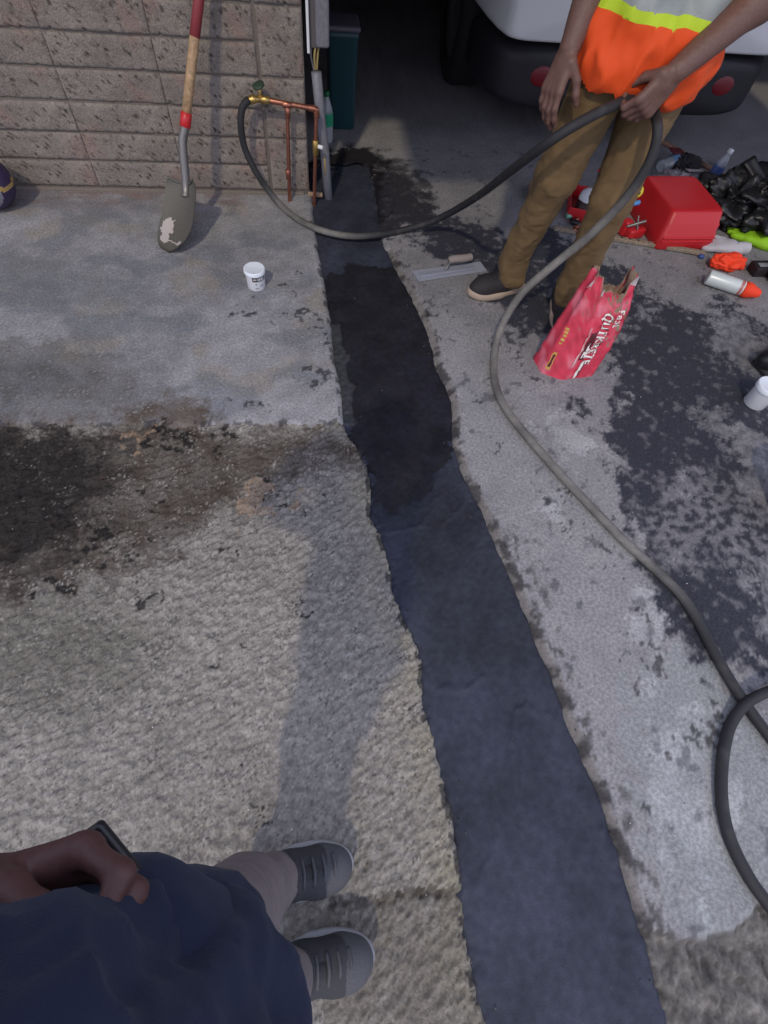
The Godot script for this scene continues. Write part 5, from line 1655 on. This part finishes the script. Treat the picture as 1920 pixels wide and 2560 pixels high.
func pile() -> void:
	# red moulded tool case
	var fa := gp(1640, 622); var fb := gp(1768, 629)
	var front := (fb - fa)
	var t := thing("red_case", "large red plastic tool case standing among the tools and rubbish", "case", (fa + fb) * 0.5)
	t.rotation.y = -atan2(front.z, front.x) + 0.10
	var w := front.length() * 1.12
	var rings := []
	for q in [[0.0, 0.5, 0.0, 0.0], [0.006, 0.505, 0.004, 0.0], [0.085, 0.50, 0.0, 0.0], [0.095, 0.485, -0.008, 0.0], [0.135, 0.48, -0.010, 0.0], [0.145, 0.465, -0.018, 0.0], [0.19, 0.455, -0.03, 0.0], [0.197, 0.443, -0.04, 0.0], [0.20, 0.43, -0.05, 0.0], [0.201, 0.41, -0.06, 0.0]]:
		var ring := superring(Vector3.ZERO, w * q[1], 0.20, 0.16, 48)
		for i in ring.size(): ring[i] = Vector3(ring[i].x + 0.0, q[0] * 0.86 + 0.003, -0.20 + ring[i].y + q[2] * signf(ring[i].y))
		rings.append(ring)
	var shell := part("shell", loft(rings), M.red_plastic, t)
	for y in [0.045, 0.062]: part("rib", rbox(Vector3(w * 0.93, 0.006, 0.01), 0.003, 2), M.red_plastic, shell, Vector3(0, y, 0.0015))
	# small red vise-like clamp in front of it
	var s := thing("red_clamp", "small red metal clamp on the floor in front of red case", "clamp", gp(1580, 596))
	part("jaw", rbox(Vector3(0.10, 0.05, 0.045), 0.012, 3), M.red_plastic, s, Vector3(0, 0.03, 0)).rotation.y = 0.3
	part("jaw", rbox(Vector3(0.05, 0.075, 0.05), 0.012, 3), M.red_plastic, s, Vector3(-0.045, 0.04, -0.03)).rotation.y = 0.3
	part("screw", rod(Vector3(-0.06, 0.06, 0.0), Vector3(0.02, 0.095, 0.01), 0.007, 10), M.steel, s)
	part("bar", rod(Vector3(-0.02, 0.11, -0.01), Vector3(-0.01, 0.055, 0.02), 0.004, 8), M.steel, s)
	# red trays and fittings between the worker's legs
	var k := thing("red_tray", "open red tray of fittings on the floor behind worker's legs", "tray", gp(1462, 560))
	part("floor", rbox(Vector3(0.20, 0.006, 0.24), 0.002, 1), mat(lin(0.16, 0.008, 0.012), 0.5), k, Vector3(0, 0.008, -0.12))
	for q in [[Vector3(0.20, 0.06, 0.006), Vector3(0, 0.035, 0.0)], [Vector3(0.20, 0.06, 0.006), Vector3(0, 0.035, -0.24)], [Vector3(0.006, 0.06, 0.24), Vector3(0.10, 0.035, -0.12)], [Vector3(0.006, 0.06, 0.24), Vector3(-0.10, 0.035, -0.12)]]:
		part("side", rbox(q[0], 0.002, 1), M.red_plastic, k, q[1])
	k.rotation.y = -0.35
	var fit := [[1432, 556, 0, "black plastic pipe elbow in the red tray"], [1445, 545, 1, "copper pipe elbow in the red tray"], [1428, 540, 2, "small green plastic pipe elbow in the red tray"], [1436, 572, 1, "copper pipe elbow on the wooden lath beside the red tray"]]
	for q in fit:
		var c := gp(q[0], q[1], 0.02)
		var mm: Material = [M.black_plastic, M.copper, mat(lin(0.2, 0.5, 0.36), 0.5)][q[2]]
		var an := rng.randf() * TAU
		var d := Vector3(cos(an), 0.1, sin(an))
		var ft := thing("pipe_fitting", q[3], "fitting", c, "pipe fittings in the red tray")
		part("elbow", tube(spline([-d * 0.028, Vector3.ZERO, d.cross(Vector3.UP) * 0.026], 0.006), 0.011, 12), mm, ft)
		part("rim", rod(-d * 0.030, -d * 0.018, 0.0135, 12), mm, ft)
	# white round cap (dust mask) above the tray
	var cap := thing("dust_mask", "white rounded dust mask with red strap behind worker's knee", "mask", gp(1470, 496, 0.10))
	var mk := part("cup", lathe([Vector2(0.0, 0.045), Vector2(0.018, 0.042), Vector2(0.034, 0.030), Vector2(0.045, 0.010), Vector2(0.047, 0.0), Vector2(0.043, 0.0)], 28), mat(lin(0.66, 0.69, 0.72), 0.8), cap)
	mk.rotation = Vector3(0.9, 0, 0.25)
	part("strap", tube(spline([Vector3(0.03, 0.02, 0.0), Vector3(0.045, 0.06, -0.01), Vector3(0.03, 0.10, -0.02), Vector3(0.01, 0.12, -0.03)], 0.008), 0.006, 8), M.red_tape, cap)
	var jug := thing("black_jug", "short black can under the white dust mask", "can", gp(1470, 496, 0.10) * Vector3(1, 0, 1))
	part("can", lathe([Vector2(0, 0), Vector2(0.045, 0.0), Vector2(0.047, 0.004), Vector2(0.046, 0.095), Vector2(0.03, 0.10), Vector2(0, 0.10)], 24), mat(lin(0.03, 0.006, 0.008), 0.5), jug)
	part("cap", rod(Vector3(0.012, 0.1, -0.028), Vector3(0.012, 0.128, -0.028), 0.013, 14), mat(lin(0.35, 0.38, 0.62), 0.4), jug)
	# offcuts and sticks
	var blk := solo("wood_offcut", rbox(Vector3(0.11, 0.035, 0.16), 0.004, 2), M.raw_wood, "short pale wood offcut on the floor behind worker's leg", "wood", gp(1345, 492, 0.0) + Vector3(0.0, 0.02, 0.0))
	blk.rotation.y = -0.25
	var la := gp(1385, 570, 0.012); var lb := gp(1762, 634, 0.012)
	var st := thing("wooden_lath", "thin wooden lath lying on floor under the red case", "lath", la)
	part("lath", rbox(Vector3((lb - la).length(), 0.016, 0.026), 0.002, 2), mat(lin(0.42, 0.34, 0.25), 0.8, 0, {"tex": "wood", "tri": 6.0}), st, (lb - la) * 0.5).rotation.y = -atan2((lb - la).z, (lb - la).x)
	for i in 6:
		var f := 0.28 + i * 0.055
		part("knot", rod((lb - la) * f + Vector3(0, 0.004, 0), (lb - la) * f + Vector3(0, 0.010, 0), 0.006, 8), M.black_plastic, st)
	var pa := gp(1625, 338, 0.05); var pb := gp(1900, 492, 0.02)
	solo("broom_handle", rod(pa, pb, 0.0135, 14), mat(lin(0.42, 0.24, 0.16), 0.6, 0, {"tex": "wood", "tri": 5.0}), "reddish wooden pole lying behind the black bags", "pole")
	# bottles
	bottle(gp(1762, 470, 0.0), 0.205, 0.031, lin(0.10, 0.16, 0.42), lin(0.75, 0.78, 0.8), "clear water bottle with white cap standing by black bags", Vector3(0.05, 0, -0.08))
	bottle(gp(1650, 418, 0.035), 0.22, 0.033, lin(0.12, 0.22, 0.36), lin(0.5, 0.55, 0.6), "clear water bottle lying behind the red case", Vector3(0.2, 0.5, -1.48))
	solo("clear_wrap", crumple(gp(1690, 455, 0.05), Vector3(0.11, 0.045, 0.08), 3, 0.3), mat(lin(0.45, 0.40, 0.44), 0.25, 0, {"alpha": 0.45}), "crumpled clear plastic wrapping behind the red case", "wrapping")
	# black rubbish bags
	var film := mat(lin(0.010, 0.010, 0.012), 0.42)
	var bags := thing("rubbish_bag", "crumpled black rubbish bag heaped beside the red case", "rubbish bag", gp(1790, 545))
	part("sack", crumple(Vector3(0.05, 0.075, -0.03), Vector3(0.20, 0.10, 0.15), 5, 0.42, 1.7, 44), film, bags)
	var bag2 := thing("rubbish_bag", "larger black rubbish bag with upright knotted neck", "rubbish bag", gp(1900, 560))
	part("sack", crumple(Vector3(0.02, 0.09, -0.03), Vector3(0.24, 0.12, 0.20), 8, 0.42, 1.7, 44), film, bag2)
	var ntop := gp(1868, 400, 0.22) - bag2.position
	part("neck", loft_neck(Vector3(-0.06, 0.13, -0.07), ntop), film, bag2)
	for q in [[1640, 365, 1665, 400, 0.018], [1700, 400, 1745, 392, 0.02], [1665, 400, 1700, 430, 0.016], [1720, 430, 1745, 455, 0.016]]:
		pass
	var pouch := thing("tool_pouch", "dark tool pouch lying by the wooden pole", "pouch", gp(1700, 425))
	part("pouch", crumple(Vector3(0, 0.035, 0), Vector3(0.11, 0.045, 0.06), 13, 0.2, 6.0, 24), mat(lin(0.018, 0.014, 0.016), 0.8), pouch)
	part("flap", rbox(Vector3(0.12, 0.010, 0.05), 0.004, 2), mat(lin(0.09, 0.008, 0.014), 0.7), pouch, Vector3(-0.06, 0.085, -0.03)).rotation = Vector3(0.2, 0.4, -0.2)
	var roll := thing("paper_roll", "small pale paper scrap on top of the dark tool pouch", "paper", gp(1735, 425, 0.095))
	part("sheet", faces([[Vector3(-0.05, 0, -0.01), Vector3(-0.045, 0.004, 0.03), Vector3(0.04, 0.01, 0.035), Vector3(0.045, 0.0, -0.005)], [Vector3(0.04, 0.01, 0.035), Vector3(0.045, 0.0, -0.005), Vector3(0.07, -0.01, 0.0), Vector3(0.068, -0.008, 0.03)]]), mat(lin(0.5, 0.42, 0.42), 0.8), roll)
	# gloves and cloths
	var gw := mat(lin(0.50, 0.50, 0.54), 0.85, 0, {"nrm": "weave", "ns": 0.5, "tri": 9.0})
	var gl := mat(lin(0.30, 0.62, 0.015), 0.7, 0, {"nrm": "weave", "ns": 0.5, "tri": 9.0})
	glove("pale grey work glove lying against the red case", gp(1835, 632), 0.5 + PI * 0.75, gw, gw)
	glove("bright lime green work glove beside the black bag", gp(1915, 622), 2.4, gl, mat(lin(0.04, 0.05, 0.04), 0.8), 1.05)
	var og := mat(lin(0.90, 0.055, 0.012), 0.7, 0, {"nrm": "weave", "ns": 0.4, "tri": 9.0})
	var rag := thing("orange_rag", "rolled bright orange cloth above the spray can", "cloth", gp(1815, 668))
	part("cloth", crumple(Vector3(0, 0.028, 0), Vector3(0.085, 0.035, 0.05), 17, 0.3, 0.9, 30), og, rag)
	part("fold", crumple(Vector3(-0.05, 0.03, -0.005), Vector3(0.05, 0.034, 0.035), 23, 0.3, 0.9, 22), og, rag)
	solo("blue_cap", lathe([Vector2(0, 0.012), Vector2(0.013, 0.011), Vector2(0.015, 0.0), Vector2(0, 0)], 16), mat(lin(0.05, 0.09, 0.32), 0.5), "small blue bottle cap beside the orange cloth", "cap", gp(1752, 643, 0.002))
	# spray can lying on its side
	var ca := gp(1768, 692, 0.034); var cb := gp(1858, 722, 0.034)
	var can := thing("spray_can", "white spray can with orange cap lying on the floor", "spray can", ca)
	var cd := (cb - ca)
	part("can", tube(PackedVector3Array([Vector3.ZERO, cd * 0.015, cd * 0.05, cd * 0.95, cd * 0.985, cd]), [0.029, 0.033, 0.0335, 0.0335, 0.031, 0.026], 24), mat(lin(0.60, 0.66, 0.65), 0.35, 0.1), can)
	part("band", tube(PackedVector3Array([cd * 0.87, cd * 0.945]), 0.0341, 24, false), mat(lin(0.45, 0.16, 0.15), 0.4), can)
	part("cap", tube(PackedVector3Array([cd * 0.99, cd * 1.02, cd * 1.16, cd * 1.26, cd * 1.42, cd * 1.46]), [0.031, 0.0345, 0.034, 0.026, 0.018, 0.012], 20), og, can)
	var cn := cd.cross(Vector3.UP).normalized()
	for i in 5: part("print", rbox(Vector3(0.010, 0.0015, 0.004), 0.0005, 1), mat(lin(0.3, 0.05, 0.06), 0.5), can, cd * (0.45 + 0.09 * i) + Vector3(0, 0.0325, 0) - cn * 0.008)
	# dark case at the edge of the picture
	var bx := thing("black_box", "small black box with grey label beside the spray can", "box", gp(1905, 690))
	part("box", rbox(Vector3(0.13, 0.045, 0.07), 0.006, 2), mat(lin(0.018, 0.012, 0.015), 0.6), bx, Vector3(0.0, 0.026, -0.02))
	part("label", rbox(Vector3(0.075, 0.002, 0.03), 0.0008, 1), mat(lin(0.26, 0.27, 0.30), 0.6), bx, Vector3(-0.01, 0.0495, -0.015))
	var bx2 := thing("tool_bag", "dark red tool bag behind the small black box", "bag", gp(1960, 700))
	part("bag", crumple(Vector3(0, 0.05, 0), Vector3(0.11, 0.06, 0.10), 29, 0.15, 6.0, 22), mat(lin(0.05, 0.012, 0.016), 0.8), bx2)
	# yellow and blue handles leaning on the case
	var pl := thing("screwdriver", "screwdriver with blue handle leaning on the red case", "screwdriver", gp(1580, 508, 0.14))
	part("handle", tube(PackedVector3Array([Vector3(-0.03, -0.012, 0), Vector3(-0.028, -0.012, 0), Vector3(0.035, 0.004, 0), Vector3(0.04, 0.006, 0)]), [0.007, 0.011, 0.011, 0.007], 12), mat(lin(0.08, 0.26, 0.60), 0.4), pl)
	part("shaft", rod(Vector3(-0.03, -0.012, 0), Vector3(-0.10, -0.128, 0.01), 0.003, 8), M.steel, pl)
	var yl := thing("tape_measure", "yellow tape measure resting beside the red case", "tape measure", gp(1592, 478, 0.17))
	var yb := part("body", lathe([Vector2(0, 0.012), Vector2(0.026, 0.012), Vector2(0.030, 0.008), Vector2(0.030, -0.008), Vector2(0.026, -0.012), Vector2(0, -0.012)], 22), mat(lin(0.62, 0.50, 0.02), 0.4), yl)
	yb.rotation = Vector3(1.1, 0, 0.4)
	part("hub", rod(Vector3(0, -0.004, 0.010), Vector3(0, 0.004, 0.018), 0.012, 14), M.black_plastic, yl)
	# dark shapes at the right edge: a boot and a knee pad
	var bt := thing("black_boot", "black rubber boot toe beside the plain white tub", "boot", gp(1925, 920))
	part("boot", net_mesh(nets([[Vector3(-0.05, 0.045, 0), Vector3(0.06, 0.05, -0.02), 0.042, 0.048], [Vector3(0.06, 0.05, -0.02), Vector3(0.18, 0.055, -0.05), 0.048, 0.045], [Vector3(0.17, 0.06, -0.05), Vector3(0.18, 0.25, -0.05), 0.05, 0.055]], 0.01, 0.025)), M.black_plastic, bt)
	part("sole", rbox(Vector3(0.27, 0.018, 0.085), 0.008, 2), mat(lin(0.02, 0.02, 0.02), 0.8), bt, Vector3(0.06, 0.011, -0.02)).rotation.y = 0.22
	var hd := thing("black_bucket", "black rubber bucket on the wet floor", "bucket", gp(1985, 1285))
	part("pail", lathe([Vector2(0, 0.003), Vector2(0.085, 0.002), Vector2(0.09, 0.006), Vector2(0.115, 0.22), Vector2(0.12, 0.225), Vector2(0.112, 0.222), Vector2(0.085, 0.01), Vector2(0, 0.008)], 30), M.black_plastic, hd)
	part("bail", tube(spline([Vector3(-0.117, 0.215, 0), Vector3(-0.08, 0.28, 0.05), Vector3(0, 0.31, 0.07), Vector3(0.08, 0.28, 0.05), Vector3(0.117, 0.215, 0)], 0.012), 0.003, 8), M.steel, hd)

func loft_neck(a: Vector3, b: Vector3) -> ArrayMesh:
	var rings := []
	var d := (b - a).normalized()
	var s := d.cross(Vector3.RIGHT).normalized()
	var u := d.cross(s)
	for k in 10:
		var f := k / 9.0
		var ring := []
		for i in 28:
			var an := TAU * i / 28.0
			var r := lerpf(0.075, 0.032, pow(f, 0.6)) * (1.0 + 0.16 * sin(an * 5.0 + f * 3.0) * (0.5 + f) + 0.10 * sin(an * 9.0 - f * 4.0)) + 0.012 * f * f
			ring.append(a.lerp(b, f) + s * cos(an) * r * 0.55 + u * sin(an) * r)
		rings.append(ring)
	return loft(rings)
